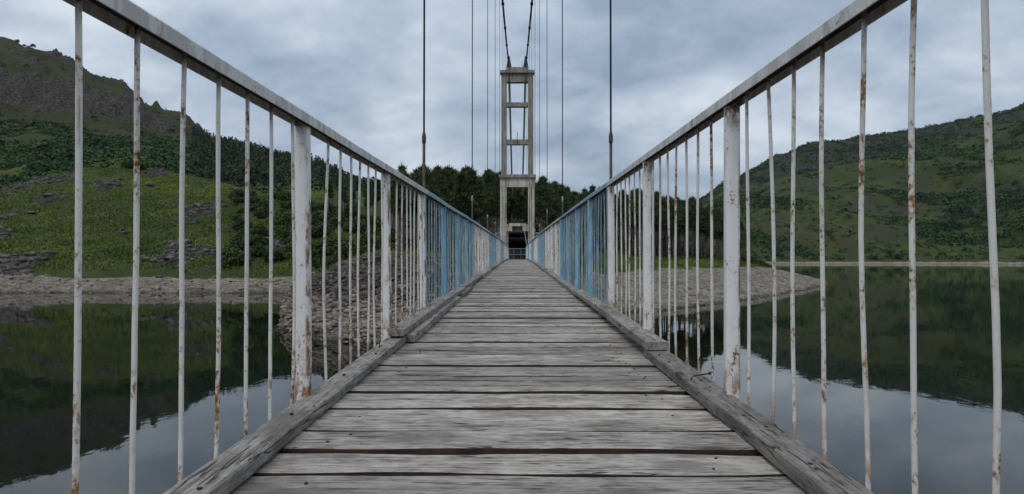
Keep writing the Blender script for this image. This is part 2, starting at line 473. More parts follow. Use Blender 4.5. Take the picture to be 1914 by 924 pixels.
def bark():
    m = M('pine_bark'); p = m.pos()
    n = m.noise(m.mapping(p, (1, 1, 0.25)), 6, 5, 0.65)
    return m.out(m.ramp(n, [(0.3, (0.06, 0.047, 0.038)), (0.5, (0.15, 0.125, 0.104)), (0.7, (0.25, 0.215, 0.185))]), 0.95, m.bump(n, 0.8, 0.05), spec=0.1)
MAT['bark'] = bark()
def stone():
    m = M('shore_stones'); p = m.pos()
    n = m.noise(p, 1.1, 6, 0.65); f = m.noise(p, 9, 4, 0.6)
    c = m.ramp(n, [(0.32, (0.080, 0.065, 0.052)), (0.5, (0.205, 0.176, 0.143)), (0.68, (0.36, 0.315, 0.262))])
    c = m.mix(m.math('MULTIPLY', f, 0.4), c, (0.16, 0.14, 0.125))
    return m.out(c, 0.95, m.bump(f, 0.6, 0.03), spec=0.15)
MAT['stone'] = stone()
MAT['outcrop'] = plain('outcrop_stone', (0.095, 0.086, 0.076), .95, 0, .9, .6)
MAT['gravel'] = plain('spit_gravel_stone', (0.235, 0.212, 0.178), .95, 0, .8, .45)
MAT['rubble'] = plain('brown_rubble', (0.088, 0.072, 0.06), .95, 0, 1.5, .55)
def water():
    m = M('lake_water'); p = m.pos()
    a = m.noise(m.mapping(p, (1, 0.55, 1)), 0.9, 4, 0.55, 0.4)
    b = m.noise(m.mapping(p, (1, 0.7, 1)), 0.11, 3, 0.5, 0.6)
    h = m.math('ADD', m.math('MULTIPLY', a, 0.35), m.math('MULTIPLY', b, 1.2))
    m.b.inputs['IOR'].default_value = 1.333
    m.b.inputs['Specular IOR Level'].default_value = 0.5
    return m.out((0.004, 0.007, 0.004), 0.02, m.bump(h, 0.045, 0.25), spec=0.5)
MAT['water'] = water()

# ------------------------------------------------------------------ terrain
def Z(py, Y): return EYE + (HY - py) / FPX * Y
# bearings (given as the column of the picture they cross) with the ground's section along each:
# (distance ahead, height above the lake)
def sec(*a): return a
DEEP = -4.0
K = {
 -320: sec((38,DEEP),(98,-3),(107,0),(116,3.2),(126,8),(150,15),(195,30),(255,30),(330,55),(520,125),(600,165),(640,215),(760,275),(860,335),(1000,340),(1500,220)),
 0: sec((38,DEEP),(98,-3),(107,0),(116,3.0),(125,6.6),(150,Z(420,150)),(192,Z(352,192)),(255,24),(330,Z(338,330)),(560,Z(222,560)),(600,Z(205,600)),(625,Z(150,625)),(680,Z(132,680)),(720,Z(104,720)),(850,Z(70,850)),(1000,270),(1500,150)),
 90: sec((38,DEEP),(98,-3),(107,0),(116,3.0),(125,6.2),(155,Z(408,155)),(200,Z(328,200)),(265,29),(340,Z(312,340)),(560,Z(230,560)),(600,Z(212,600)),(622,Z(165,622)),(690,Z(142,690)),(720,Z(118,720)),(830,Z(92,830)),(1000,240),(1500,140)),
 150: sec((38,DEEP),(98,-3),(107,0),(116,3.0),(126,6.0),(158,Z(402,158)),(208,Z(312,208)),(275,33),(345,Z(300,345)),(560,Z(232,560)),(600,Z(217,600)),(618,Z(178,618)),(690,Z(156,690)),(710,Z(142,710)),(790,Z(126,790)),(1000,210),(1500,120)),
 230: sec((38,DEEP),(98,-3),(107,0),(117,3.0),(128,6.2),(160,Z(402,160)),(215,Z(310,215)),(285,35),(350,Z(292,350)),(570,Z(236,570)),(602,Z(222,602)),(618,Z(196,618)),(690,Z(182,690)),(705,Z(172,705)),(760,Z(164,760)),(1000,170),(1500,100)),
 282: sec((38,DEEP),(98,-3),(107,0),(117,3.0),(129,6.4),(162,Z(402,162)),(220,Z(316,220)),(290,34),(360,Z(294,360)),(580,Z(244,580)),(640,Z(228,640)),(690,Z(212,690)),(720,Z(206,720)),(1000,150),(1500,90)),
 345: sec((38,DEEP),(98,-3),(107,0),(117,3.0),(130,6.4),(165,Z(402,165)),(225,Z(328,225)),(295,33),(390,Z(302,390)),(590,Z(252,590)),(640,Z(240,640)),(690,Z(233,690)),(1000,130),(1500,80)),
 365: sec((38,DEEP),(98,-3),(107,0),(117,3.0),(130,6.4),(165,Z(402,165)),(225,Z(334,225)),(295,32.5),(400,Z(304,400)),(590,Z(265,590)),(670,Z(250,670)),(1000,120),(1500,80)),
 430: sec((38,DEEP),(98,-3),(107,0),(117,3.1),(130,6.4),(165,Z(402,165)),(225,Z(346,225)),(290,30),(420,Z(306,420)),(620,Z(268,620)),(1000,105),(1500,80)),
 515: sec((38,DEEP),(98,-3),(107,0),(117,3.2),(130,6.5),(165,Z(402,165)),(215,Z(360,215)),(280,28),(420,Z(318,420)),(560,Z(302,560)),(1000,80),(1500,60)),
 527: sec((38,DEEP),(50,-2),(53,.2),(56,.8),(60,.7),(65,-1.2),(96,-2.2),(107,0),(117,3.2),(130,6.5),(165,Z(402,165)),(215,Z(360,215)),(280,28),(420,Z(318,420)),(560,Z(302,560)),(1000,80),(1500,60)),
 555: sec((38,DEEP),(47,-2),(49.5,.3),(53,1.7),(58,2.5),(65,2.3),(74,-.8),(96,-2.0),(106,0),(116,3.3),(130,6.5),(165,16),(215,Z(364,215)),(280,28),(420,Z(322,420)),(540,Z(308,540)),(1000,80),(1500,60)),
 590: sec((38,DEEP),(44.5,-1.5),(46.5,.3),(50,2.0),(55,3.2),(66,3.2),(80,.4),(95,-.4),(107,1.2),(118,4.2),(132,7),(168,16),(215,Z(368,215)),(420,Z(330,420)),(510,Z(315,510)),(1000,70),(1500,60)),
 640: sec((38,DEEP),(43.2,-1.5),(45,.2),(47,1.5),(52,3.5),(58,4.6),(75,4.4),(107,4.8),(130,7.5),(170,16),(230,27),(420,50),(480,Z(328,480)),(1000,60),(1500,60)),
 712: sec((38,DEEP),(42.5,-1.5),(44.6,.2),(46.5,1.5),(51,3.7),(57,5.2),(90,6.0),(130,9),(200,16),(300,32),(420,52),(1000,60),(1500,60)),
 800: sec((38,DEEP),(42.5,-1.5),(44.6,.2),(46.5,1.4),(52,3.7),(58,5.15),(90,6.1),(130,8.4),(200,16),(300,32),(420,46),(1000,60),(1500,60)),
 967: sec((38,DEEP),(44,-1.5),(47,.2),(50,1.2),(55,3.5),(58.5,5.0),(64,5.16),(90,5.9),(130,8),(200,16),(300,30),(420,42),(1000,60),(1500,60)),
 1060: sec((38,DEEP),(50,-1.5),(56,.1),(61,1.0),(66,3.0),(72,4.6),(95,5.3),(130,7),(200,13),(300,26),(420,36),(1000,60),(1500,60)),
 1150: sec((38,DEEP),(58,-2),(68.5,0),(74,.8),(86,2.4),(98,3.9),(112,5.1),(132,6.4),(200,11),(300,22),(420,30),(1000,60),(1500,60)),
 1240: sec((38,DEEP),(60,-2),(72,0),(78,.6),(94,2.3),(110,3.8),(126,5.0),(144,5.9),(200,9),(300,17),(500,33),(1000,78),(1100,Z(392,1100)),(1500,70)),
 1300: sec((38,DEEP),(65,-2),(77.5,0),(84,.6),(100,2.0),(116,3.6),(132,4.9),(150,5.6),(190,6.5),(260,8),(330,4),(380,2),(600,20),(800,50),(1000,80),(1100,Z(373,1100)),(1500,90)),
 1350: sec((38,DEEP),(70,-2),(83,0),(90,.5),(106,1.7),(122,3.4),(138,4.7),(152,5.2),(175,5.2),(200,2.2),(225,-1),(575,-3),(600,0),(606,1.6),(680,20),(800,50),(920,84),(1120,Z(345,1120)),(1300,110),(1500,90)),
 1400: sec((38,DEEP),(76,-2),(90,0),(97,.5),(112,1.5),(126,2.9),(140,4.1),(152,4.3),(166,2.6),(185,-.8),(240,-3),(575,-3),(600,0),(606,1.6),(680,Z(440,680)),(780,Z(405,780)),(900,Z(372,900)),(960,Z(365,960)),(1160,Z(319,1160)),(1320,130),(1500,110)),
 1450: sec((38,DEEP),(84,-2),(101,0),(108,.5),(122,1.4),(134,2.5),(144,2.9),(152,2.2),(164,.2),(180,-2),(575,-3),(600,0),(606,1.6),(680,Z(438,680)),(800,Z(390,800)),(940,Z(346,940)),(1000,Z(345,1000)),(1200,Z(292,1200)),(1350,160),(1500,140)),
 1500: sec((38,DEEP),(98,-2),(116,0),(122,.5),(132,1.3),(142,1.7),(150,1.2),(160,-.2),(175,-2),(575,-3),(600,0),(606,1.6),(680,Z(436,680)),(800,Z(382,800)),(950,Z(330,950)),(1010,Z(332,1010)),(1220,Z(272,1220)),(1380,180),(1500,160)),
 1537: sec((38,DEEP),(118,-2),(134,0),(139,.55),(144,.6),(149,.1),(160,-2),(575,-3),(600,0),(606,1.6),(680,Z(434,680)),(800,Z(378,800)),(950,Z(322,950)),(1010,Z(324,1010)),(1230,Z(264,1230)),(1400,190),(1500,170)),
 1562: sec((38,DEEP),(132,-3),(146,-1.2),(165,-3),(575,-3),(600,0),(606,1.6),(680,Z(434,680)),(800,Z(376,800)),(950,Z(316,950)),(1010,Z(319,1010)),(1240,Z(258,1240)),(1400,200),(1500,180)),
 1620: sec((38,DEEP),(575,-3),(600,0),(606,1.6),(680,Z(434,680)),(800,Z(370,800)),(945,Z(304,945)),(1010,Z(310,1010)),(1240,Z(249,1240)),(1400,210),(1500,190)),
 1700: sec((38,DEEP),(570,-3),(595,0),(601,1.6),(670,Z(436,670)),(790,Z(365,790)),(930,Z(288,930)),(1000,Z(296,1000)),(1240,Z(240,1240)),(1400,220),(1500,200)),
 1770: sec((38,DEEP),(560,-3),(585,0),(591,1.6),(660,Z(436,660)),(780,Z(355,780)),(910,Z(272,910)),(980,Z(280,980)),(1220,Z(223,1220)),(1400,230),(1500,210)),
 1850: sec((38,DEEP),(545,-3),(570,0),(576,1.6),(640,Z(434,640)),(750,Z(345,750)),(880,Z(255,880)),(960,Z(262,960)),(1200,Z(206,1200)),(1400,250),(1500,230)),
 1914: sec((38,DEEP),(525,-3),(550,0),(556,1.6),(620,Z(432,620)),(730,Z(340,730)),(860,Z(238,860)),(940,Z(246,940)),(1190,Z(187,1190)),(1400,270),(1500,250)),
 2240: sec((38,DEEP),(450,-3),(475,0),(481,1.6),(540,Z(425,540)),(650,Z(310,650)),(780,Z(200,780)),(860,Z(215,860)),(1100,Z(140,1100)),(1400,300),(1500,280)),
}
KP = np.array(sorted(K))
KS = [np.array(K[k], float) for k in KP]

def ground(u, Y):
    """height and surface masks at bearing u = X/Y and distance Y"""
    u = np.asarray(u, float); Y = np.asarray(Y, float)
    px = u * FPX + HX
    X = u * Y
    zz = np.stack([np.interp(Y, s[:, 0], s[:, 1]) for s in KS])
    i = np.clip(np.searchsorted(KP, px) - 1, 0, len(KP) - 2)
    t = np.clip((px - KP[i]) / (KP[i + 1] - KP[i]), 0, 1)
    idx = np.arange(len(px))
    z = zz[i, idx] * (1 - t) + zz[i + 1, idx] * t
    left = sst(760, 560, px)                # the mountain side
    base = z
    far = sst(240, 520, Y)
    # broad relief
    z = z + fbm(X, Y, 70, 5, 1) * 7.0 * far * sst(0, 18, base)
    gul = ridged(X + 0.35 * Y, Y * 0.35, 120, 5, 30)
    z = z - ((1 - gul) * 19.0 - 9) * far * sst(2, 25, base) * (1 - left * 0.5)
    mid = (1 - far) * sst(2.5, 7, base)
    z = z + fbm(X, Y, 22, 5, 5) * 2.6 * mid * sst(100, 150, Y)
    ringtop = np.where(Y < 260, 1.9 + .7 * sst(540, 600, px) + .7 * sst(980, 1060, px), 1.6) + fbm(X, Y, 9, 3, 8) * 0.7
    ring = sst(0.55, -0.35, base - ringtop)
    # rock outcrops on the left bank and knoll
    on = fbm(X, Y, 19, 4, 12) + 0.25 * fbm(X, Y, 5, 3, 13)
    steep_left = left * sst(98, 108, Y) * (1 - sst(240, 262, Y))
    low = sst(10.5, 4, base)
    outc = steep_left * np.clip(sst(0.21, 0.40, on + 0.27 * low * sst(560, 330, px) + .12 * sst(120, 0, px)), 0, 1)
    knoll = left * sst(230, 60, px) * sst(168, 186, Y) * sst(222, 205, Y)
    outc = np.maximum(outc, knoll * sst(-0.25, 0.1, on))
    # cliffs of the mountain
    cl_n = fbm(X, Y, 60, 4, 17)
    cliff = left * sst(575, 600, Y + 14 * cl_n) * sst(645, 625, Y + 10 * cl_n) * sst(360, 290, px)
    crag = left * sst(672, 700, Y) * sst(762, 735, Y) * sst(-0.05, .2, cl_n) * 0.85
    crag = np.maximum(crag, left * sst(0.26, 0.42, cl_n) * sst(560, 640, Y) * sst(420, 340, px))
    crag = np.maximum(crag, left * sst(250, 345, px) * sst(640, 675, Y) * sst(400, 360, px) * .9)
    headl = sst(105, 85, Y) * sst(40, 45, Y) * sst(1010, 960, px) * sst(520, 550, px)
    rr = ridged(X, Y, 6.5, 5, 20, 0.55)
    rr2 = ridged(X * 0.8 + Y * .2, Y, 2.2, 4, 24, 0.6)
    soil = headl * sst(1.9, 2.7, base) * sst(75, 62, Y)
    rock = np.clip(np.maximum(np.maximum(outc, cliff), np.maximum(crag, soil)), 0, 1)
    near = sst(260, 200, Y)
    z = z + soil * (rr * .5 + rr2 * .2 + fbm(X, Y, 7, 3, 81) * .8) * sst(2.2, 4.5, np.abs(X))
    z = z + (rr * 0.9 + rr2 * 0.25) * outc * near
    z = z + (ridged(X, Y, 30, 6, 27, 0.62) * 11.0 + ridged(X * 2.2, Y * .5, 22, 4, 29, .6) * 6.0) * np.maximum(cliff, crag)
    # pinnacle on the shoulder of the mountain
    z = z + 9.0 * np.exp(-(((px - 286) / 6.5) ** 2)) * np.exp(-(((Y - 712) / 14) ** 2))
    bank = ring * near * sst(-1.0, 0.3, base)
    z = z + bank * (rr * 0.34 + rr2 * 0.17) * (1 + 0.9 * headl)
    tf = z / .62 + fbm(X, Y, 7, 3, 71) * .8
    zt = (np.floor(tf) + sst(.05, .55, tf - np.floor(tf)) - fbm(X, Y, 7, 3, 71) * .8) * .62
    z = z + (zt - z) * bank * .75 * (1 - headl)
    spit = sst(1010, 1100, px) * near
    z = z - bank * spit * (rr * 0.28 + rr2 * 0.10)
    # keep the ground under the tower and the landing even
    pad = np.exp(-((X / 3.2) ** 2)) * sst(56.5, 58.5, Y) * sst(80, 72, Y)
    z = z * (1 - pad) + np.minimum(base, 5.14) * pad
    steepscrub = sst(985, 1040, Y) * (1 - left) * sst(-0.25, 0.1, fbm(X, Y, 120, 3, 33) + 0.12)
    burnt = (1 - left) * sst(-0.05, 0.22, fbm(X, Y, 45, 4, 36)) * sst(570, 640, Y) * 0.5
    lush = np.clip(sst(0.0, 0.42, fbm(X, Y, 26, 4, 40) + 0.30 * left * sst(175, 205, Y) * (1 - far) + 0.35 * spit * (Y < 200)), 0, 1) * (1 - sst(300, 420, Y) * 0.75)
    litter = sst(735, 800, px) * sst(1390, 1330, px) * sst(100, 118, Y - 40 * sst(1000, 1100, px)) * sst(330, 250, Y)
    litter = np.maximum(litter, sst(735, 790, px) * sst(960, 940, px) * sst(76, 90, Y) * sst(330, 250, Y)) * 0.85
    wet = sst(0.55, 0.12, z + 0.2 * rr2)
    return X, z, dict(ring=ring, rock=rock, lush=lush, litter=litter, scrub=np.maximum(steepscrub, burnt), wet=wet, far=far, mount=left * sst(420, 560, Y))

def build_terrain():
    nc, nr = 980, 640
    us = np.linspace(-1.22, 1.12, nc)
    Ys = 38.0 * (1500 / 38.0) ** (np.linspace(0, 1, nr))
    U, YY = np.meshgrid(us, Ys)
    X, z, masks = ground(U.ravel(), YY.ravel())
    V = np.stack([X, YY.ravel(), z], 1)
    r, c = np.meshgrid(np.arange(nr - 1), np.arange(nc - 1), indexing='ij')
    a = (r * nc + c).ravel()
    F = np.stack([a, a + 1, a + 1 + nc, a + nc], 1)
    keep = ~((z[F] < -1.2).all(1))
    F = F[keep]
    used = np.zeros(len(V), bool); used[F.ravel()] = True
    remap = np.cumsum(used) - 1
    me = mesh('terrain', V[used], remap[F], smooth=True)
    for k, v in masks.items():
        at = me.attributes.new(k, 'FLOAT', 'POINT')
        at.data.foreach_set('value', v[used].astype(np.float32))
    return tag(obj('terrain', me, MAT['terrain']), kind='structure')
build_terrain()

# lake
nring = 96
V = [(0, 0, 0)]
for R_ in (40, 200, 1000, 4000):
    for i in range(nring):
        t = 2 * math.pi * i / nring
        V.append((R_ * math.cos(t), R_ * math.sin(t), 0))
F = [(0, 1 + i, 1 + (i + 1) % nring) for i in range(nring)]
for k in range(3):
    for i in range(nring):
        a = 1 + k * nring; j = (i + 1) % nring
        F.append((a + i, a + nring + i, a + nring + j, a + j))
tag(obj('lake', mesh('lake', V, F), MAT['water']), kind='structure')

def gz(X, Y):
    X = np.atleast_1d(np.asarray(X, float)); Y = np.atleast_1d(np.asarray(Y, float))
    return ground(X / Y, Y)[1]
def gz1(X, Y): return float(gz(X, Y)[0])

# ------------------------------------------------------------------ the bridge
def dz(y): return EYE - 0.56 + 0.0157 * y - 0.000145 * y * y     # walking surface
YT = 60.0          # tower
XR = 0.75          # railing lines

deck = tag(empty('bridge_deck', (0, 0, dz(0))), "weathered grey timber plank walkway of the footbridge leading to the tower", "walkway")
def d_loc(x, y, z): return (x, y, z - dz(0))

def plank_mesh(wd, seed, seg, th=0.045, ln=1.44):
    r = random.Random(seed)
    xs = [-ln/2 + ln * i / seg for i in range(seg + 1)]
    pa = [r.uniform(0, 6.28) for _ in range(4)]; am = r.uniform(0.003, 0.008)
    pr = []; pts = []
    jitl = r.uniform(-.012, .012); bow = r.uniform(-.004, .004)
    for i, x in enumerate(xs):
        e1 = am * (math.sin(x * 5 + pa[0]) + 0.6 * math.sin(x * 13 + pa[1])) + r.uniform(-.0012, .0012)
        e2 = am * (math.sin(x * 6 + pa[2]) + 0.6 * math.sin(x * 15 + pa[3])) + r.uniform(-.0012, .0012)
        cup = 0.0025
        if seg > 4:
            pr.append([(-wd/2 + e1, -th), (wd/2 + e2, -th), (wd/2 + e2, -0.004), (wd/2 - .006 + e2, 0), (wd/6, -cup), (-wd/6, -cup), (-wd/2 + .006 + e1, 0), (-wd/2 + e1, -0.004)])
        else:
            pr.append([(-wd/2, -th), (wd/2, -th), (wd/2, -0.005), (wd/2 - .005, 0), (-wd/2 + .005, 0), (-wd/2, -0.005)])
        pts.append((x + jitl, 0, bow * (1 - (2 * x / ln) ** 2)))
    me = MB().sweep(pts, pr, (0, 1, 0), (0, 0, 1)).mesh('plank')
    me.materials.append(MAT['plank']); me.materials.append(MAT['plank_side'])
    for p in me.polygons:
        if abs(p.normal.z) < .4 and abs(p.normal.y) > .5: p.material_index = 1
    return me

edges = [-0.95]
while edges[-1] < 1.2: edges.append(edges[-1] + random.uniform(.14, .19))
edges = [e_ for e_ in edges if e_ < 1.3] + [1.375, 1.543, 1.701, 1.881, 2.08, 2.23, 2.378, 2.504, 2.63, 2.757, 2.88, 2.99, 3.11, 3.23, 3.38, 3.55, 3.72, 3.88, 4.04, 4.23, 4.42]
gaps = {1.375: .03, 1.543: .026, 1.701: .026, 1.881: .034, 2.08: .026, 2.23: .016, 2.378: .022, 2.504: .014, 2.757: .036, 2.99: .022, 3.23: .034, 3.72: .044, 4.04: .03, 4.42: .044}
while edges[-1] < YT - 0.6: edges.append(edges[-1] + random.choice([random.uniform(.105, .15), random.uniform(.13, .19)]))
pl_var = {}
NAIL = MB().tube([(0, 0, -.01), (0, 0, .001), (0, 0, .003)], [.003, .0045, .004], 7).mesh('nail')
rest = MB()
for i in range(len(edges) - 1):
    a, b = edges[i], edges[i + 1]
    g0 = gaps.get(a, random.choice([.014, .02, .028, .036, .05]))/2; g1 = gaps.get(b, random.choice([.014, .018, .024, .034]))/2
    wd = b - a - g0 - g1
    yc = (a + g0 + b - g1) / 2
    zj = random.uniform(-.007, .004)
    if i < 300:
        if yc < 9:
            me = plank_mesh(wd, i, 22 if yc < 5 else 10)
        else:
            key = round(wd / .012)
            if key not in pl_var: pl_var[key] = plank_mesh(key * .012, 900 + key, 2)
            me = pl_var[key]
        o = obj('plank', me, MAT['plank'], deck, d_loc(random.uniform(-.008, .008), yc, dz(yc) + zj))
        o.rotation_euler = (math.atan(0.0157 - .00029 * yc) + random.uniform(-.012, .012), random.uniform(-.002, .002), random.uniform(-.004, .004))
        if 1.3 < yc < 5.2:
            for sx in (-1, 1):
                if random.random() < .5: continue
                for q_ in ((-.25, .25) if random.random() < .4 else (random.uniform(-.25, .25),)):
                    obj('nail', NAIL, MAT['nail'], o, (sx * random.uniform(.49, .55), wd * q_ + random.uniform(-.01, .01), -.0015))
    else:
        x0 = random.uniform(-.01, .01)
        rest.box((x0, yc, dz(yc) + zj - .0225 - dz(0)), (1.44, wd, .045))
tag(obj('far_planks', rest.mesh('far_planks'), MAT['plank'], deck), "many grey deck planks near the tower seen edge to edge", kind='stuff')

# kerb boards nailed along both edges
def kerb(side, y0, y1, xin, xout, zlow, zhigh, seed, zr=0.0):
    r = random.Random(seed); n = max(4, int((y1 - y0) / .28)); pts = []; pr = []
    ph = r.uniform(0, 6)
    yc = (y0 + y1) / 2; xc = side * (xin + xout) / 2; w_ = xout - xin
    for i in range(n + 1):
        y = y0 + (y1 - y0) * i / n
        e = .004 * math.sin(y * 2.1 + ph) + r.uniform(-.002, .002); f = .003 * math.sin(y * 1.7 + ph * 2) + r.uniform(-.0015, .0015)
        h0, h1 = zlow, zhigh + .003 * math.sin(y * 1.3 + ph)
        s_ = side
        p_ = [(-w_/2 * 1 + e, h0), (w_/2 + f, h0), (w_/2 + f, h1 - .003), (w_/2 - .004 + f, h1), (-w_/2 + .004 + e, h1 - .001), (-w_/2 + e, h1 - .005)]
        p_ = [(s_ * a_, b_) for a_, b_ in p_]
        if s_ < 0: p_ = p_[::-1]
        pr.append(p_)
        pts.append((0, y - yc, dz(y) - dz(yc) + zr * (y - yc)))
    me = MB().sweep(pts, pr, (1, 0, 0), (0, 0, 1)).mesh('kerb_board')
    return obj('kerb_board', me, MAT['board'], deck, d_loc(xc, yc, dz(yc)))
KB = []
KB.append((-1, kerb(-1, -0.9, 3.98, .652, .748, .006, .044, 1)))
KB.append((-1, kerb(-1, 3.86, 8.4, .640, .738, .048, .090, 2, -0.004)))
kerb(-1, 3.99, 7.2, .605, .690, .006, .048, 3)
kerb(-1, 7.7, 9.2, .600, .690, .006, .050, 4)
kerb(-1, 8.45, 12.6, .650, .745, .030, .080, 5)
KB.append((1, kerb(1, -0.9, 3.50, .652, .748, .006, .046, 6)))
KB.append((1, kerb(1, 3.38, 7.75, .642, .750, .048, .088, 7, -.0015)))
kerb(1, 7.80, 12.1, .655, .745, .008, .055, 8)
yy = 12.2; k = 0
while yy < YT - 1:
    l1 = random.uniform(3.4, 4.6); y1 = min(yy + l1, YT - .8)
    kerb(-1, yy + .42, y1 + .38, .64 + random.uniform(-.02, .015), .74, .006, .055 + random.uniform(0, .025), 50 + k)
    kerb(1, yy, y1 - .04, .645 + random.uniform(-.02, .012), .742, .006, .054 + random.uniform(0, .02), 90 + k)
    yy = y1; k += 1

def nail(parent, x, y, kind, zt, rz=0.0):
    """kind: head (flush), up (standing proud), bent (hammered over)"""
    b = MB()
    if kind == 'head':
        b.tube([(0, 0, -.02), (0, 0, .002), (0, 0, .004)], [.003, .006, .006], 7)
    elif kind == 'up':
        b.tube([(0, 0, -.02), (.001, 0, .018), (.003, .002, .034)], .0025, 6); b.tube([(.003, .002, .033), (.003, .002, .037)], .006, 7)
    else:
        b.tube([(0, 0, -.02), (0, 0, .008), (.012, 0, .017), (.05, .004, .021), (.075, .004, .024)], .0032, 6); b.tube([(.074, .004, .024), (.079, .004, .0245)], .007, 7)
    pl = parent.matrix_basis.translation
    o = obj('nail', b.mesh('nail'), MAT['nail'], parent, (x - pl.x, y - pl.y, dz(y) + zt - dz(0) - pl.z))
    o.rotation_euler = (0, 0, rz)
nail(KB[0][1], -.715, 3.52, 'up', .044)
for y_ in (1.45, 2.1, 2.75, 3.3): nail(KB[0][1], -.69 - random.uniform(-.02, .03), y_, 'head', .044)
for y_ in (4.05, 4.5, 5.4): nail(KB[1][1], -.69, y_, 'head', .091)
for y_, kd in ((1.62, 'head'), (1.95, 'head'), (2.08, 'head'), (2.5, 'head'), (3.05, 'head'), (3.25, 'head')): nail(KB[2][1], .69 + random.uniform(-.015, .02), y_, kd, .046, .5)
nail(KB[2][1], .672, 2.64, 'bent', .046, .12)
for y_ in (3.6, 3.9, 4.6, 5.3): nail(KB[3][1], .685, y_, 'head', .089)

# steel underneath
for s in (-1, 1):
    ys = np.linspace(-0.95, YT - .55, 40)
    b = MB().sweep([(s * .52, y, dz(y) - .15 - dz(0)) for y in ys], [(-.05, -.1), (.05, -.1), (.05, -.085), (.006, -.085), (.006, .085), (.05, .085), (.05, .1), (-.05, .1), (-.05, .085), (-.006, .085), (-.006, -.085), (-.05, -.085)], (1, 0, 0), (0, 0, 1))
    obj('girder', b.mesh('girder'), MAT['steel'], deck)
SECT0, SECL, BAY = -0.68, 6.14, 1.535
cbm = MB().box((0, 0, 0), (1.72, .07, .10)).mesh('cross_beam')
y = SECT0
while y < YT - .5:
    obj('cross_beam', cbm, MAT['steel'], deck, d_loc(0, y, dz(y) - .302))
    y += BAY

# railings: sections of 6.2 m, white and blue by turns
def bar_mesh(h, seed, amp, r=.0055, n=7):
    q = random.Random(seed); ph = [q.uniform(0, 6.28) for _ in range(4)]
    kx = q.uniform(-1, 1) * amp; ky = q.uniform(-1, 1) * amp
    pts = []
    lean = q.uniform(-1, 1) * amp * 1.3; kk = q.uniform(.3, .7)
    for i in range(11):
        t = i / 10; z = -.16 + (h + .16) * t
        bend = math.sin(math.pi * t) ; kink = max(0, 1 - abs(t - kk) / .35)
        pts.append((kx * bend * .7 + .0012 * math.sin(9 * t + ph[0]), ky * bend + lean * kink * .8 + .0018 * math.sin(7 * t + ph[1]) + q.uniform(-.0008, .0008), z))
    return MB().tube(pts, r, n).mesh('baluster', True)
HR = {-1: 0.98, 1: 1.05}
bar_pool = {s: [bar_mesh(HR[s] + .024, 300 + 20 * s + i, .010) for i in range(10)] for s in (-1, 1)}
bar_pool_blue = {s: [m_.copy() for m_ in bar_pool[s]] for s in (-1, 1)}
post_prof = rrect(.050, .050, .014, 3)
post_me = {}
for s in (-1, 1):
    for c in ('white', 'blue'):
        b = MB().sweep([(0, 0, -.24), (0, 0, HR[s] + .003)], post_prof, (1, 0, 0), (0, 1, 0))
        post_me[s, c] = b.mesh('post', True)
        try: post_me[s, c].set_sharp_from_angle(angle=math.radians(50))
        except Exception: pass
rail_prof = [(-.031, -.019), (-.027, -.019), (-.027, .012), (.027, .012), (.027, -.019), (.031, -.019), (.031, .013), (.027, .018), (-.027, .018), (-.031, .013)]
nsec = int(math.ceil((YT - .6 - SECT0) / SECL))
ordn = ['first', 'second', 'third', 'fourth', 'fifth', 'sixth', 'seventh', 'eighth', 'ninth', 'tenth', 'eleventh']
for s in (-1, 1):
    sidetxt = "rocky headland side" if s < 0 else "gravel spit side"
    for k in range(nsec):
        y0 = SECT0 + k * SECL; y1 = min(y0 + SECL, YT - .42)
        colr = 'white' if k % 2 == 0 else 'blue'
        if k == 7 and s < 0: colr = 'white'
        txt = f"{colr} steel bar railing section on the {sidetxt}, {ordn[nsec - 1 - k]} counted from the tower"
        sec_o = tag(empty('bridge_railing', (s * XR, y0, dz(y0))), txt, "railing", "railing sections along the bridge")
        ys = np.linspace(y0 + .006, y1 - .006, 9)
        wob = [random.uniform(-.003, .003) for _ in ys]
        b = MB().sweep([(w_, yv - y0, dz(yv) - dz(y0) + HR[s] + .022 + w_) for yv, w_ in zip(ys, wob)], rail_prof, (1, 0, 0), (0, 0, 1))
        tr = obj('top_rail', b.mesh('top_rail'), MAT['rail_' + colr], sec_o)
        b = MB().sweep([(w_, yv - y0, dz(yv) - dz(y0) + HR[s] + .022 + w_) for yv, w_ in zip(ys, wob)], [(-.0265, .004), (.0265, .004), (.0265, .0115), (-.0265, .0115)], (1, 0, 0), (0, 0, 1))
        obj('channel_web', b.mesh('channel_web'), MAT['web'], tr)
        b = MB().sweep([(0, yv - y0, dz(yv) - dz(y0) - .17) for yv in ys], [(-.02, -.02), (.02, -.02), (.02, .02), (-.02, .02)], (1, 0, 0), (0, 0, 1))
        obj('bottom_rail', b.mesh('bottom_rail'), MAT['rail_' + colr], sec_o)
        npost = int(round((y1 - y0) / BAY))
        for p in range(npost + 1):
            yp = y0 + (.034 if p == 0 else -.034 if p == npost else 0) + (y1 - y0) * p / npost
            o = obj('post', post_me[s, colr], MAT['post_' + colr], sec_o, (0, yp - y0, dz(yp) - dz(y0)))
            o.rotation_euler = (random.uniform(-.006, .006), (-.012 if s < 0 else 0) + random.uniform(-.004, .004), 0)
            if p < npost:
                for j in range(1, 8):
                    yb = y0 + (y1 - y0) * (p + 1) / npost - (.150 if s < 0 else .165) - (.1815 if s < 0 else .1885) * (j - 1) + random.uniform(-.007, .007)
                    if k == 0: me = bar_mesh(HR[s] + .024, 5000 + s * 900 + p * 20 + j, .0135, .0055, 9)
                    else: me = random.choice((bar_pool if colr == 'white' else bar_pool_blue)[s])
                    obj('baluster', me, MAT['bar_' + colr], sec_o, (0, yb - y0, dz(yb) - dz(y0)))

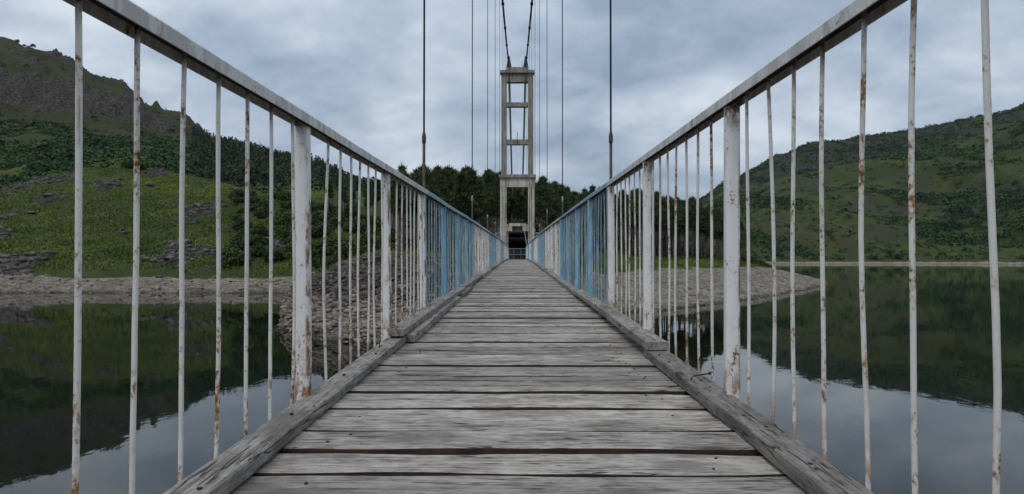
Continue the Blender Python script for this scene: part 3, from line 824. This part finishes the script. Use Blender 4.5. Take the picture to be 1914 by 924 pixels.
# main cables and hangers
XC = 0.79
def xcab(y): return XC + (0.74 - XC) * max(0, min(1, (y - 30) / 30))
def zcab(y): return 13.2 + 0.000644 * (y + 60) ** 2
for s in (-1, 1):
    nm = "rocky headland side" if s < 0 else "gravel spit side"
    c = tag(empty('main_cable', (s * XC, YT, zcab(YT))), f"dark suspension cable over the tower's saddle on the {nm}", "cable", "main suspension cables")
    ys = np.linspace(-8, YT + .05, 60)
    b = MB().tube([(s * (xcab(y) - XC), y - YT, zcab(y) - zcab(YT)) for y in ys], .055, 10)
    obj('front_span', b.mesh('front_span', True), MAT['cable'], c)
    p0 = Vector((s * .74, YT, zcab(YT))); p1 = Vector((s * .74, 165, 6.4))
    pts = [p0.lerp(p1, t) - Vector((0, 0, 1.6 * math.sin(math.pi * t))) for t in np.linspace(0, 1, 30)]
    o0 = Vector((s * XC, YT, zcab(YT)))
    b = MB().tube([tuple(p - o0) for p in pts], .115, 10)
    obj('backstay', b.mesh('backstay', True), MAT['backstay'], c)
    p = pts[11]
    obj('backstay_collar', MB().tube([(0, -.1, .02), (0, .1, -.02)], .13, 10).mesh('backstay_collar'), MAT['backstay'], c, tuple(p - o0))
    nh = 0
    y = SECT0 + SECL + .27
    while y < YT - 3:
        sl = 2 * .000644 * (y + 60)
        cb = MB().tube([(0, -.13, -.13 * sl), (0, .13, .13 * sl)], .085, 10)
        cb.box((0, 0, -.12), (.05, .16, .16))
        obj('cable_clamp', cb.mesh('cable_clamp'), MAT['cable'], c, (s * (xcab(y) - XC), y - YT, zcab(y) - zcab(YT)))
        h = tag(empty('hanger', (s * xcab(y), y, dz(y) - .28)), f"thin vertical steel hanger on the {nm}, {ordn[8 - nh]} counted from the tower", "hanger", "hangers holding up the bridge deck")
        ht = zcab(y) - dz(y) + .28
        ztb = 1.46 + .28 + (random.uniform(-.1, .1) if nh else 0)
        b = MB().tube([(0, 0, 0), (0, 0, ztb)], .0125, 8)
        obj('lower_rod', b.mesh('lower_rod', True), MAT['steel'], h)
        b = MB().tube([(0, 0, ztb + .08), (0, 0, ht - .06)], .008, 8)
        obj('upper_cable', b.mesh('upper_cable', True), MAT['hanger'], h)
        b = MB().tube([(0, 0, ztb - .02), (0, 0, ztb - .01), (0, 0, ztb + .045), (0, 0, ztb + .085)], [.013, .0175, .0175, .009], 8)
        obj('turnbuckle', b.mesh('turnbuckle', True), MAT['steel'] if nh == 0 else MAT['buckle'], h)
        b = MB().box((0, 0, .0), (.07, .09, .03))
        obj('anchor_plate', b.mesh('anchor_plate'), MAT['steel'], h, (0, 0, -.015))
        y += SECL; nh += 1

# the tower
TZ = 4.2
tw = tag(empty('bridge_tower', (0, YT, TZ)), "tall grey concrete portal tower with cross beams and cable saddles", "tower")
def bevbox(dx, dy, d_z, r=.03, name='part', taper=1.0):
    p = rrect(dx, dy, r, 1); q = [(a * taper, b_) for a, b_ in p]
    return MB().sweep([(0, 0, 0), (0, 0, d_z)], [p, q], (1, 0, 0), (0, 1, 0)).mesh(name)
def tpart(name, x, y, z0, z1, dx, dy, taper=1.0, r=.03, mat='concrete', parent=None):
    return obj(name, bevbox(dx, dy, z1 - z0, r, name, taper), MAT[mat], parent or tw, (x, y, z0 - TZ))
ZL0, ZL1 = 12.53, 12.80
for s in (-1, 1):
    lg = tpart('leg', s * 1.225, 0, 4.2, ZL0 - .28, .58, .75, mat='concrete_pale')
    # raised pilaster strips on the lower leg's face
    for q in (-.185, .17):
        st = obj('pilaster', bevbox(.15, .06, ZL0 - .9 - 5.2, .015, 'pilaster'), MAT['concrete_pale'], lg, (q, -.40, 1.0))
    tpart('upper_leg', s * 1.185, 0, ZL1, 21.78, .46, .62)
    sd = MB()
    pr0 = rrect(.50, .8, .04, 1); pr1 = rrect(.36, .65, .03, 1); pr2 = rrect(.14, .40, .02, 1)
    sd.sweep([(0, 0, 0), (0, 0, .30), (0, 0, 1.05)], [pr0, pr1, pr2], (1, 0, 0), (0, 1, 0))
    obj('saddle', sd.mesh('saddle'), MAT['cable'], tw, (s * .74, 0, 22.28 - TZ))
    obj('saddle_anchor', MB().tube([(0, -.36, 1.0), (0, -.36, .05)], .045, 8).box((0, -.36, .05), (.22, .1, .16)).mesh('saddle_anchor'), MAT['steel'], tw, (s * .74, 0, 20.98 - TZ))
tpart('ledge', 0, 0, ZL0, ZL1, 3.26, 1.15)
tpart('lower_beam', 0, 0, 11.72, ZL0, 3.06, .80, mat='concrete_pale')
for n_, a, b_ in (('middle_beam', 15.48, 15.92), ('middle_beam', 18.83, 19.2)):
    tpart(n_, 0, 0, a, b_, 1.90, .58)
tpart('top_beam', 0, 0, 21.0, 21.779, 1.905, .60)
tpart('cap', 0, 0, 21.78, 22.02, 3.04, 1.0)
tpart('cap_slab', 0, 0, 22.02, 22.28, 1.95, .9)
obj('lightning_rod', MB().tube([(0, 0, 0), (-.02, 0, .5), (0.02, 0, 1.1)], .03, 6).mesh('lightning_rod'), MAT['steel'], tw, (.0, -.33, 15.45 - TZ))
obj('lightning_rod', MB().tube([(0, 0, 0), (0, 0, .7)], .02, 6).mesh('lightning_rod'), MAT['steel'], tw, (.42, .1, 22.28 - TZ))
# entrance portal under the tower
pb = tpart('portal_beam', 0, .15, 8.28, 8.52, 1.50, 1.1, mat='concrete_pale')
for s in (-1, 1):
    tpart('portal_block', s * .62, .15, 7.86, 8.277, .34, 1.1, mat='concrete_pale')
    tpart('portal_bracket', s * .862, .15, 7.84, 8.44, .14, .9, mat='concrete_pale')
tpart('portal_lintel', 0, .45, 7.84, 8.276, .895, .5)
tpart('portal_step', 0, 0, 7.82, 7.838, 1.9, 1.0, 1, .005)

# landing behind the tower, and the barrier at its far end
tag(obj('landing_slab', MB().box((0, 65.9, 5.22), (2.6, 11.6, .30)).mesh('landing_slab'), MAT['concrete']), "flat concrete landing slab under the tower at the end of the planks", "slab")
gt = tag(empty('barrier_railing', (0, 61.6, 5.37)), "low white barrier railing across the landing behind the tower portal", "railing")
obj('top_rail', MB().box((0, 0, .95), (1.95, .05, .06)).mesh('top_rail'), MAT['rail_white'], gt)
obj('middle_rail', MB().box((0, 0, .42), (1.95, .04, .04)).mesh('middle_rail'), MAT['rail_white'], gt)
pm = MB().box((0, 0, .46), (.05, .045, .92)).mesh('post'); bm_ = MB().tube([(0, 0, .44), (0, 0, .92)], .008, 6).mesh('baluster')
for x in (-.95, -.32, .32, .95): obj('post', pm, MAT['rail_blue'], gt, (x, 0, 0))
for i in range(1, 14): obj('baluster', bm_, MAT['bar_blue'], gt, (-.95 + 1.9 * i / 14, 0, 0))
# passage behind the portal, its walls added to make the inside dark
sh = tag(empty('entrance_passage', (0, 66.4, 5.2)), "dark timber passage behind the tower portal, its walls added to keep the inside dark, open towards the bridge", "shelter")
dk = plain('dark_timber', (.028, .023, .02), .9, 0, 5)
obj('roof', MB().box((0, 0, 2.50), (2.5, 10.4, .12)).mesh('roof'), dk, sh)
for s in (-1, 1): obj('added_side_wall', MB().box((s * 1.15, .4, 1.2), (.12, 9.6, 2.46)).mesh('added_side_wall'), dk, sh)
obj('added_back_wall', MB().box((0, 5.45, 1.62), (2.16, .1, 1.6)).mesh('added_back_wall'), dk, sh)
# stone wall behind
wl_o = tag(empty('stone_wall', (0, 62.6, 5.37)), "low dark stone block wall behind the white barrier", "wall")
obj('core', MB().box((0, .06, .40), (2.1, .26, .8)).mesh('core'), plain('dark_mortar', (.06, .055, .05)), wl_o)
stm = plain('wall_stone', (.10, .095, .085), .9, 0, 6)
for r_ in range(3):
    x = -1.05 + (.2 if r_ % 2 else 0)
    while x < .7:
        L = random.uniform(.32, .5)
        obj('stone', bevbox(L - .03, .14, .235, .03, 'stone'), stm, wl_o, (x + L / 2, -.10, .04 + r_ * .26)); x += L
# slanted side guards at the tower's feet
for s in (-1, 1):
    nm = "rocky headland side" if s < 0 else "gravel spit side"
    g = tag(empty('side_guard', (s * 1.9, YT - .6, dz(YT) - .3)), f"small pale blue slanted guard frame beside the tower leg on the {nm}", "guard")
    obj('slanted_bar', MB().tube([(s * .10, 0, .0), (s * .08, 0, 1.9), (-s * .05, .05, 2.62)], .05, 8).mesh('slanted_bar'), MAT['post_blue'], g)
    obj('cross_bar', MB().tube([(-s * .05, .05, 2.60), (-s * .42, .1, 2.60)], .03, 8).mesh('cross_bar'), MAT['post_blue'], g)
    obj('lattice', MB().tube([(0, .02, 2.3), (-s * .40, .06, 2.3)], .018, 6).tube([(-s*.2, .05, 2.58), (-s * .2, .05, 1.2)], .015, 6).tube([(s * .08, 0, 1.2), (-s * .40, .06, 1.2)], .018, 6).mesh('lattice'), MAT['bar_blue'], g)
    g2 = tag(empty('entrance_bar', (s * .84, YT - .48, dz(YT))), f"slim white and blue leaning bar inside the tower leg on the {nm}", "bar")
    lean = 0.02 if s < 0 else -.20
    obj('bar', MB().tube([(0, 0, -.02), (0, 0, 1.05), (lean, .02, 2.40)], .035, 8).mesh('bar'), MAT['post_white'] if s < 0 else MAT['post_blue'], g2)
    obj('cap', MB().tube([(lean, .02, 2.38), (lean, .02, 2.44)], .045, 8).mesh('cap'), MAT['post_white'], g2)

# ------------------------------------------------------------------ vegetation
def tri_cloud(C, N, size, asp, rng, tilt=0.8):
    """triangles at centres C with outward normals N (jittered)"""
    n = len(C)
    d = N + rng.normal(0, tilt, (n, 3)); d /= np.linalg.norm(d, axis=1)[:, None] + 1e-9
    r = rng.normal(0, 1, (n, 3)); a = np.cross(d, r); a /= np.linalg.norm(a, axis=1)[:, None] + 1e-9
    b = np.cross(d, a)
    sz = (np.asarray(size) * rng.uniform(.6, 1.35, n))[:, None]
    v = np.stack([C - a * sz * asp - b * sz * .5, C + a * sz * asp - b * sz * .5, C + b * sz * .8], 1)
    return v.reshape(-1, 3), np.arange(n * 3).reshape(-1, 3)

def pine_meshes(seed):
    rng = np.random.default_rng(seed); q = random.Random(seed)
    H = 12.0
    lx, ly = q.uniform(-.5, .5), q.uniform(-.5, .5)
    def axis(t): return Vector((lx * t * t + .12 * math.sin(5 * t + seed), ly * t * t, H * t))
    tb = MB().tube([tuple(axis(t)) for t in np.linspace(-.03, .97, 9)], [.21 - .17 * t for t in np.linspace(0, 1, 9)], 7)
    C = []; N = []
    lo = q.uniform(.46, .62)
    nb = 60
    rad0 = q.uniform(1.35, 2.1)
    for i in range(nb):
        t = lo + (1 - lo) * ((i + q.random()) / nb) ** .9
        f = (t - lo) / (1 - lo)
        rad = rad0 * (0.50 + .75 * f if f < .35 else (.76 * (1 - ((f - .35) / .65) ** 1.3) + .05)) * q.uniform(.45, 1.35)
        a = i * 2.4 + q.uniform(-.5, .5)
        p0 = axis(min(t, .97)); dv = Vector((math.cos(a), math.sin(a), q.uniform(-.12, .45)))
        p1 = p0 + dv * rad
        tb.tube([tuple(p0), tuple(p0.lerp(p1, .5) + Vector((0, 0, .05))), tuple(p1)], [.045, .03, .015], 4)
        for g, m_ in ((.45, 10), (.75, 15), (1.0, 16)):
            c = p0.lerp(p1, g)
            sp = .22 + .24 * g * (1 - .55 * f)
            off = rng.normal(0, 1, (m_, 3)); off /= np.linalg.norm(off, axis=1)[:, None]
            C.append(np.array(c) + off * np.array([sp, sp, sp * .42]) * rng.uniform(.5, 1.05, (m_, 1)))
            N.append(off * .8 + np.array([0, 0, .55]))
    # dead snags on the bare part of the trunk
    for i in range(7):
        t = q.uniform(.15, lo); a = q.uniform(0, 6.28); p0 = axis(t)
        tb.tube([tuple(p0), tuple(p0 + Vector((math.cos(a), math.sin(a), q.uniform(-.2, .2))) * q.uniform(.5, 1.4))], [.03, .008], 4)
    C = np.concatenate(C); N = np.concatenate(N)
    V, F = tri_cloud(C, N, .22, .34, rng, .8)
    # needle sprays reach out and up past the clumps
    k = rng.random(len(C)) < .62
    B = C[k]; D = N[k] + np.array([0, 0, .55]) + rng.normal(0, .35, (k.sum(), 3)); D /= np.linalg.norm(D, axis=1)[:, None]
    L = rng.uniform(.3, .85, (len(B), 1)); W = np.cross(D, rng.normal(0, 1, D.shape)); W /= np.linalg.norm(W, axis=1)[:, None]
    top = np.array(axis(.97)); lead = top + rng.normal(0, .07, (26, 3)) + np.array([0, 0, 1]) * rng.uniform(-1.5, .55, (26, 1))
    B = np.concatenate([B, lead]); D = np.concatenate([D, rng.normal(0, .45, (26, 3)) + np.array([0, 0, .9])])
    L = np.concatenate([L, rng.uniform(.3, .8, (26, 1))]); W = np.concatenate([W, rng.normal(0, .6, (26, 3))])
    V2 = np.stack([B - W * .065, B + W * .065, B + D * L], 1).reshape(-1, 3)
    F = np.concatenate([F, np.arange(len(V2)).reshape(-1, 3) + len(V)]); V = np.concatenate([V, V2])
    return tb.mesh('trunk', True), mesh('crown', V, F)
PINES = [pine_meshes(70 + i) for i in range(8)]

def bush_mesh(seed, r=(1.4, 1.4, 1.15), n=700, lobes=9, leaf=.20):
    rng = np.random.default_rng(seed)
    C = []; N = []
    for i in range(lobes):
        c = rng.uniform(-1, 1, 3) * np.array(r) * .55; c[2] = abs(c[2]) * 1.1 + r[2] * .35
        rr = rng.uniform(.38, .62) * min(r)
        m_ = n // lobes
        d = rng.normal(0, 1, (m_, 3)); d /= np.linalg.norm(d, axis=1)[:, None]
        C.append(c + d * rr * rng.uniform(.65, 1.1, (m_, 1))); N.append(d + np.array([0, 0, .3]))
    C = np.concatenate(C); N = np.concatenate(N); k = C[:, 2] > 0.02
    V, F = tri_cloud(C[k], N[k], leaf, .55, rng, .6)
    st = MB()
    q = random.Random(seed)
    for i in range(6):
        a = q.uniform(0, 6.28); l = q.uniform(.5, .9)
        st.tube([(0, 0, -.25), (math.cos(a) * .25 * l, math.sin(a) * .25 * l, .5), (math.cos(a) * r[0] * .6 * l, math.sin(a) * r[1] * .6 * l, r[2] * l)], [.05, .035, .01], 5)
    return mesh('foliage', V, F), st.mesh('stem')
BUSH = [bush_mesh(200 + i) for i in range(6)]
BUSHB = [bush_mesh(240 + i) for i in range(3)]

# pine wood behind the tower and along the spit
pts = []
def try_pines(n, fpx, fY, mind, seed, ok=None):
    q = random.Random(seed); got = 0; tries = 0
    while got < n and tries < n * 60:
        tries += 1
        Y = fY(q); px = fpx(q, Y); X = (px - HX) / FPX * Y
        if abs(X) < 2.9 and Y < 79: continue
        if abs(X) < 1.6 and Y < 100: continue
        if any((X - a[0]) ** 2 + (Y - a[1]) ** 2 < mind ** 2 for a in pts): continue
        pts.append((X, Y, px)); got += 1
try_pines(100, lambda q, Y: q.uniform(742 - .25 * (Y - 88), 962), lambda q: 86 + 62 * q.random() ** 1.3, 2.3, 1)
try_pines(32, lambda q, Y: q.uniform(972, 1085), lambda q: 88 + 55 * q.random(), 2.4, 2)
try_pines(110, lambda q, Y: q.uniform(1060, 1385), lambda q: 134 + 44 * q.random() ** 1.2, 2.5, 3, )
try_pines(26, lambda q, Y: q.uniform(596, 742), lambda q: 150 + 85 * q.random(), 4.0, 4)
P = np.array([(a, b) for a, b, c in pts]); gzs = gz(P[:, 0], P[:, 1])
for i, ((X, Y, px), z) in enumerate(zip(pts, gzs)):
    q = random.Random(900 + i)
    if px < 742: htop = np.interp(px, [596, 640, 700, 742], [322, 332, 336, 322]) + q.uniform(-6, 30)
    elif px < 967: htop = np.interp(px, [742, 760, 830, 900, 967], [320, 311, 313, 318, 326]) + q.uniform(-6, 18)
    else: htop = np.interp(px, [967, 1040, 1070, 1110, 1200, 1260, 1320, 1390], [332, 338, 352, 350, 354, 366, 380, 420]) + q.uniform(-6, 18)
    H = float(np.clip(Z(htop, Y) - z, 6.5, 15.5)) * q.uniform(.9, 1.0)
    if px < 742: lab, grp = "dark pine standing on the scrubby slope between the wood and the mountain", "pines on the scrubby slope"
    elif px < 1060 and Y < 97: lab, grp = "dark pine with bare lower trunk in the front row behind the tower", "front row pines behind the tower"
    elif px > 1060 and Y < 143: lab, grp = "dark pine at the grassy edge of the wood above the gravel spit", "edge pines above the spit"
    elif px < 1060: lab, grp = "tall dark pine deep in the wood behind the concrete bridge tower", "pines behind the tower"
    else: lab, grp = "dark pine deep in the wood above the grass of the gravel spit", "pines above the gravel spit"
    t = tag(empty('pine_tree', (X, Y, z - .1)), lab, "pine tree", grp)
    sx = H / 12 * q.uniform(.9, 1.15)
    t.scale = (sx, sx, H / 12); t.rotation_euler = (0, 0, q.uniform(0, 6.28))
    a, b = q.choice(PINES)
    obj('trunk', a, MAT['bark'], t); obj('crown', b, MAT['needles'], t)

def place_bush(px, Y, s, lab, grp, pool=BUSH, mat='bush', q=random):
    X = (px - HX) / FPX * Y
    t = tag(empty('bush', (X, Y, gz1(X, Y) - .08)), lab, "bush", grp)
    k = s * q.uniform(.85, 1.15); t.scale = (k * q.uniform(.9, 1.3), k, k * q.uniform(.8, 1.15)); t.rotation_euler = (0, 0, q.uniform(0, 6.28))
    f, st = q.choice(pool)
    obj('foliage', f, MAT[mat], t); obj('stem', st, MAT['bark'], t)
qb = random.Random(5)
for i in range(120):
    px = qb.choice([qb.uniform(425, 560), qb.uniform(520, 735), qb.uniform(540, 735)])
    Y = qb.uniform(118, 200) if px < 560 else qb.uniform(96, 190)
    place_bush(px, Y, qb.uniform(1.0, 2.1), "rounded olive green bush on the grassy bank left of the pine wood".replace(" left of", " next to"), "bushes on the grassy bank", q=qb)
for px, Y, s in ((246, 214, 1.9), (258, 215, 1.7), (236, 213, 1.4)):
    place_bush(px, Y, s, "dark bush on the crest of the bright grassy knoll", "bushes on the knoll crest", q=qb)
for px, Y, s in ((905, 78, 1.0), (918, 76, 1.3), (926, 80, 1.25), (912, 83, 1.5)):
    place_bush(px, Y, s, "bright green bush close behind the tower's headland side leg", "bright bushes by the tower", BUSHB, 'bush_bright', qb)
for px, Y, s in ((640, 110, 1.2), (655, 118, 1.3), (612, 112, 1.0), (680, 104, 1.1)):
    place_bush(px, Y, s, "fresh light green bush among the olive bushes of the bank", "light bushes on the bank", BUSHB, 'bush_bright', qb)
for px, Y, s in ((1398, 150, 1.1), (1408, 152, 1.0), (1420, 154, 1.25), (1430, 152, .9), (1440, 153, .8), (1372, 152, 1.4), (1384, 154, 1.2), (1360, 150, 1.2)):
    place_bush(px, Y, s, "low bush at the grassy end of the gravel spit", "bushes on the gravel spit", q=qb)
for i in range(26):
    place_bush(qb.uniform(1000, 1350), qb.uniform(134, 156), qb.uniform(.5, 1.0), "low dark bush at the foot of the pines above the spit", "bushes under the pines", q=qb)

# scrub on the far hillsides: a mass
def clumps(X, Y, z, R, n, seed, squash=.8):
    rng = np.random.default_rng(seed)
    m_ = len(X)
    d = rng.normal(0, 1, (m_, n, 3)); d /= np.linalg.norm(d, axis=2)[:, :, None]
    d[:, :, 2] = np.abs(d[:, :, 2]) * 1.0 - .1
    C = np.stack([X, Y, z], 1)[:, None, :] + d * R[:, None, None] * rng.uniform(.55, 1.1, (m_, n, 1)) * np.array([1, 1, squash])
    Nn = d + np.array([0, 0, .25])
    return tri_cloud(C.reshape(-1, 3), Nn.reshape(-1, 3), np.repeat(R * .42, n), .6, rng, .45)
def scatter(n, pxr, Yr, seed, dens):
    rng = np.random.default_rng(seed)
    px = rng.uniform(*pxr, n); Y = Yr[0] * (Yr[1] / Yr[0]) ** rng.random(n)
    X, z, mk = ground((px - HX) / FPX, Y)
    keep = rng.random(n) < dens(px, X, Y, z, mk)
    return X[keep], Y[keep], z[keep], px[keep], rng
def stuff(name, V, F, mat, label, cat):
    return tag(obj(name, mesh(name, V, F), mat), label, cat, kind='stuff')
# right hillside
X, Y, z, px, rng = scatter(66000, (1240, 2240), (480, 1280), 31, lambda px, X, Y, z, mk: (z > 4) * np.clip(.10 + .9 * sst(-.03, .09, fbm(X + .5 * Y, Y * .5, 85, 5, 51, .6)) + .5 * sst(1000, 1100, Y) - .25 * mk['scrub'], 0.04, 1))
V, F = clumps(X, Y, z, .9 + 4.2 * rng.random(len(X)) ** 2.2, 16, 1)
stuff('hillside_scrub', V, F, MAT['scrub'], "green scrub covering the far hillside across the lake", "scrub")
# left mountain and the valley behind the knoll
X, Y, z, px, rng = scatter(24000, (-320, 640), (232, 900), 32, lambda px, X, Y, z, mk: np.clip(.03 + 1.1 * sst(250, 300, Y) * sst(640, 520, Y) * sst(-.22, .08, fbm(X, Y, 48, 4, 55) + .16 * sst(230, 60, px)) + .10 * (Y > 640), 0, 1) * (1 - .8 * mk['rock']))
V, F = clumps(X, Y, z, .7 + 2.9 * rng.random(len(X)) ** 2.0, 17, 2)
stuff('mountain_scrub', V, F, MAT['scrub'], "dark green scrub below the mountain's cliffs", "scrub")
# near slope: small shrubs on the knoll
X, Y, z, px, rng = scatter(9000, (-320, 620), (112, 235), 33, lambda px, X, Y, z, mk: np.clip(.05 + .6 * sst(.05, .4, fbm(X, Y, 30, 3, 58)), 0, 1) * (z > 5))
V, F = clumps(X, Y, z, rng.uniform(.12, .5, len(X)) , 14, 3)
stuff('knoll_scrub', V, F, MAT['bush'], "small tufts of scrub dotted over the grassy knoll", "scrub")
X, Y, z, px, rng = scatter(90000, (-320, 640), (116, 240), 37, lambda px, X, Y, z, mk: (z > 3.5) * (1 - mk['rock']) * np.clip(.25 + sst(-.2, .3, fbm(X, Y, 6, 4, 91)), 0, 1) * .9)
n_ = 2
ang = rng.uniform(0, 6.28, (len(X), n_)); hh = rng.uniform(.2, .55, (len(X), n_))
bx_ = np.stack([X[:, None] + rng.normal(0, .2, ang.shape), Y[:, None] + rng.normal(0, .2, ang.shape), np.repeat(z[:, None], n_, 1) - .05], 2)
da = np.stack([np.cos(ang), np.sin(ang), np.zeros_like(ang)], 2) * .16
tip = bx_ + np.stack([rng.normal(0, .2, ang.shape), rng.normal(0, .2, ang.shape), hh], 2)
V = np.stack([bx_ - da, bx_ + da, tip], 2).reshape(-1, 3)
stuff('knoll_grass', V, np.arange(len(V)).reshape(-1, 3), MAT['grass'], "tufted green grass growing over the knoll across the water", "grass")
# conifer wood on the mountain's right shoulder
X, Y, z, px, rng = scatter(9000, (355, 960), (330, 640), 34, lambda px, X, Y, z, mk: sst(340, 420, px + .25 * (Y - 330)) * np.clip(.35 + sst(-.3, .2, fbm(X, Y, 50, 3, 61)), 0, 1))
hs = rng.uniform(4.5, 8.0, len(X))
Vs = []
m_ = len(X); n_ = 22
t = rng.random((m_, n_)) ** 1.3; ang = rng.uniform(0, 6.28, (m_, n_))
rad = (1 - t) * .30 + .04
C = np.stack([X[:, None] + np.cos(ang) * rad * hs[:, None], Y[:, None] + np.sin(ang) * rad * hs[:, None], z[:, None] + t * hs[:, None]], 2)
Nn = np.stack([np.cos(ang), np.sin(ang), np.full_like(ang, .4)], 2)
V, F = tri_cloud(C.reshape(-1, 3), Nn.reshape(-1, 3), np.repeat(hs * .15, n_), .55, rng, .4)
stuff('shoulder_wood', V, F, MAT['needles_far'], "dark conifer wood on the mountain's long shoulder", "wood")
# scrub on the ground rising behind the pines
X, Y, z, px, rng = scatter(2600, (730, 1330), (175, 420), 35, lambda px, X, Y, z, mk: np.full(len(px), .9) * (z > 5))
V, F = clumps(X, Y, z, rng.uniform(1.5, 3.4, len(X)), 18, 4)
stuff('wood_undergrowth', V, F, MAT['needles_far'], "dark undergrowth on the slope behind the pine wood", "undergrowth")
# a few lone trees on the mountain's summit
for i, px in enumerate((22, 36, 44, 52)):
    Y = 838; X = (px - HX) / FPX * Y; z = gz1(X, Y)
    t = tag(empty('summit_tree', (X, Y, z - .3)), "tiny lone tree on the summit of the mountain", "tree", "lone trees on the summit")
    k = (1.9, 1.5, 1.3, 2.2)[i]; t.scale = (k * 1.3, k * 1.3, k * 1.2)
    obj('crown', BUSH[i % 6][0], MAT['scrub'], t, (0, 0, 1.0)); obj('trunk', BUSH[i % 6][1], MAT['bark'], t)

# grass tufts along the edges of the near banks
X, Y, z, px, rng = scatter(60000, (420, 1460), (58, 175), 36, lambda px, X, Y, z, mk: (1 - sst(.25, .5, mk['ring'])) * (1 - mk['litter']) * (z > 2.2) * (1 - .8 * mk['rock']) * (np.abs(X) > 2.2))
n_ = 3
ang = rng.uniform(0, 6.28, (len(X), n_)); hh = rng.uniform(.18, .5, (len(X), n_))
bx_ = np.stack([X[:, None] + rng.normal(0, .12, ang.shape), Y[:, None] + rng.normal(0, .12, ang.shape), np.repeat(z[:, None], n_, 1) - .03], 2)
da = np.stack([np.cos(ang), np.sin(ang), np.zeros_like(ang)], 2) * .05
tip = bx_ + np.stack([rng.normal(0, .12, ang.shape), rng.normal(0, .12, ang.shape), hh], 2)
V = np.stack([bx_ - da, bx_ + da, tip], 2).reshape(-1, 3)
stuff('bank_grass', V, np.arange(len(V)).reshape(-1, 3), MAT['grass'], "short green grass on the lake banks beside the pine wood", "grass")

# loose stones of the drawdown zone
ico_v = []; ph = (1 + 5 ** .5) / 2
for a in (-1, 1):
    for b in (-ph, ph):
        ico_v += [(0, a, b), (a, b, 0), (b, 0, a)]
ico_v = np.array(ico_v) / math.sqrt(1 + ph * ph)
import bmesh
bmm = bmesh.new()
for v in ico_v: bmm.verts.new(v)
hull = bmesh.ops.convex_hull(bmm, input=bmm.verts)
bmm.verts.ensure_lookup_table(); bmm.verts.index_update(); bmm.normal_update()
ico_v = np.array([v.co[:] for v in bmm.verts]); ico_f = np.array([[v.index for v in f.verts] for f in bmm.faces]); bmm.free()
def stones(X, Y, z, R, rng):
    m_ = len(X)
    v = ico_v[None] * rng.uniform(.6, 1.25, (m_, 12, 1)) * R[:, None, None] * np.stack([rng.uniform(.7, 1.4, m_), rng.uniform(.7, 1.4, m_), rng.uniform(.35, .8, m_)], 1)[:, None, :]
    a = rng.uniform(0, 6.28, m_); c, s = np.cos(a)[:, None], np.sin(a)[:, None]
    x_ = v[:, :, 0] * c - v[:, :, 1] * s; y_ = v[:, :, 0] * s + v[:, :, 1] * c
    v = np.stack([x_ + X[:, None], y_ + Y[:, None], v[:, :, 2] + z[:, None]], 2)
    F = (ico_f[None] + (np.arange(m_) * 12)[:, None, None]).reshape(-1, 3)
    return v.reshape(-1, 3), F
X, Y, z, px, rng = scatter(52000, (515, 1090), (43, 84), 41, lambda px, X, Y, z, mk: np.maximum(mk['ring'], (Y < 64) * .8) * (z > -.15) * .9)
R_ = .05 + .30 * rng.random(len(X)) ** 5
up = z + rng.normal(0, .35, len(X)) > 2.3
V, F = stones(X[up], Y[up], z[up], R_[up], rng)
stuff('headland_rubble', V, F, MAT['rubble'], "dark brown rubble on top of the headland beside the bridge end", "rubble")
X, Y, z, R_ = X[~up], Y[~up], z[~up], R_[~up]
V, F = stones(X, Y, z, R_, rng)
stuff('headland_stones', V, F, MAT['stone'], "grey broken stones covering the rocky headland by the bridge", "stones")
X, Y, z, px, rng = scatter(42000, (1060, 1560), (62, 165), 42, lambda px, X, Y, z, mk: mk['ring'] * (z > -.1) * .8)
R_ = .04 + .22 * rng.random(len(X)) ** 6
V, F = stones(X, Y, z, R_, rng)
stuff('spit_gravel', V, F, MAT['gravel'], "pale coarse gravel covering the low spit in the lake", "gravel")
X, Y, z, px, rng = scatter(9000, (-300, 600), (104, 124), 43, lambda px, X, Y, z, mk: mk['ring'] * (z > -.1) * .5)
R_ = .06 + .4 * rng.random(len(X)) ** 6
V, F = stones(X, Y, z, R_, rng)
stuff('shore_rocks', V, F, MAT['stone'], "pale rocks along the bare shore below the grassy knoll", "rocks")

X, Y, z, px, rng = scatter(16000, (-300, 600), (112, 232), 44, lambda px, X, Y, z, mk: sst(.3, .8, mk['rock']) * .6 * (z > 2))
R_ = .16 + 1.0 * rng.random(len(X)) ** 4
V, F = stones(X, Y, z, R_, rng)
stuff('outcrop_rocks', V, F, MAT['outcrop'], "dark weathered rocks breaking through the turf of the knoll", "rocks")
# ------------------------------------------------------------------ the air: thin haze over the valley
hz = bpy.data.materials.new('haze_air'); hz.use_nodes = True
ht_ = hz.node_tree; ht_.nodes.clear()
pv = ht_.nodes.new('ShaderNodeVolumePrincipled')
pv.inputs['Color'].default_value = (0.86, 0.92, 1.0, 1)
pv.inputs['Density'].default_value = 0.00002
pv.inputs['Anisotropy'].default_value = 0.0
ho = ht_.nodes.new('ShaderNodeOutputMaterial'); ht_.links.new(pv.outputs[0], ho.inputs['Volume'])
hb_ = MB().box((0, 0, 205), (8400, 8400, 424)).mesh('haze')
tag(obj('haze', hb_, hz), "thin pale haze in the air of the valley", "haze", kind='stuff')
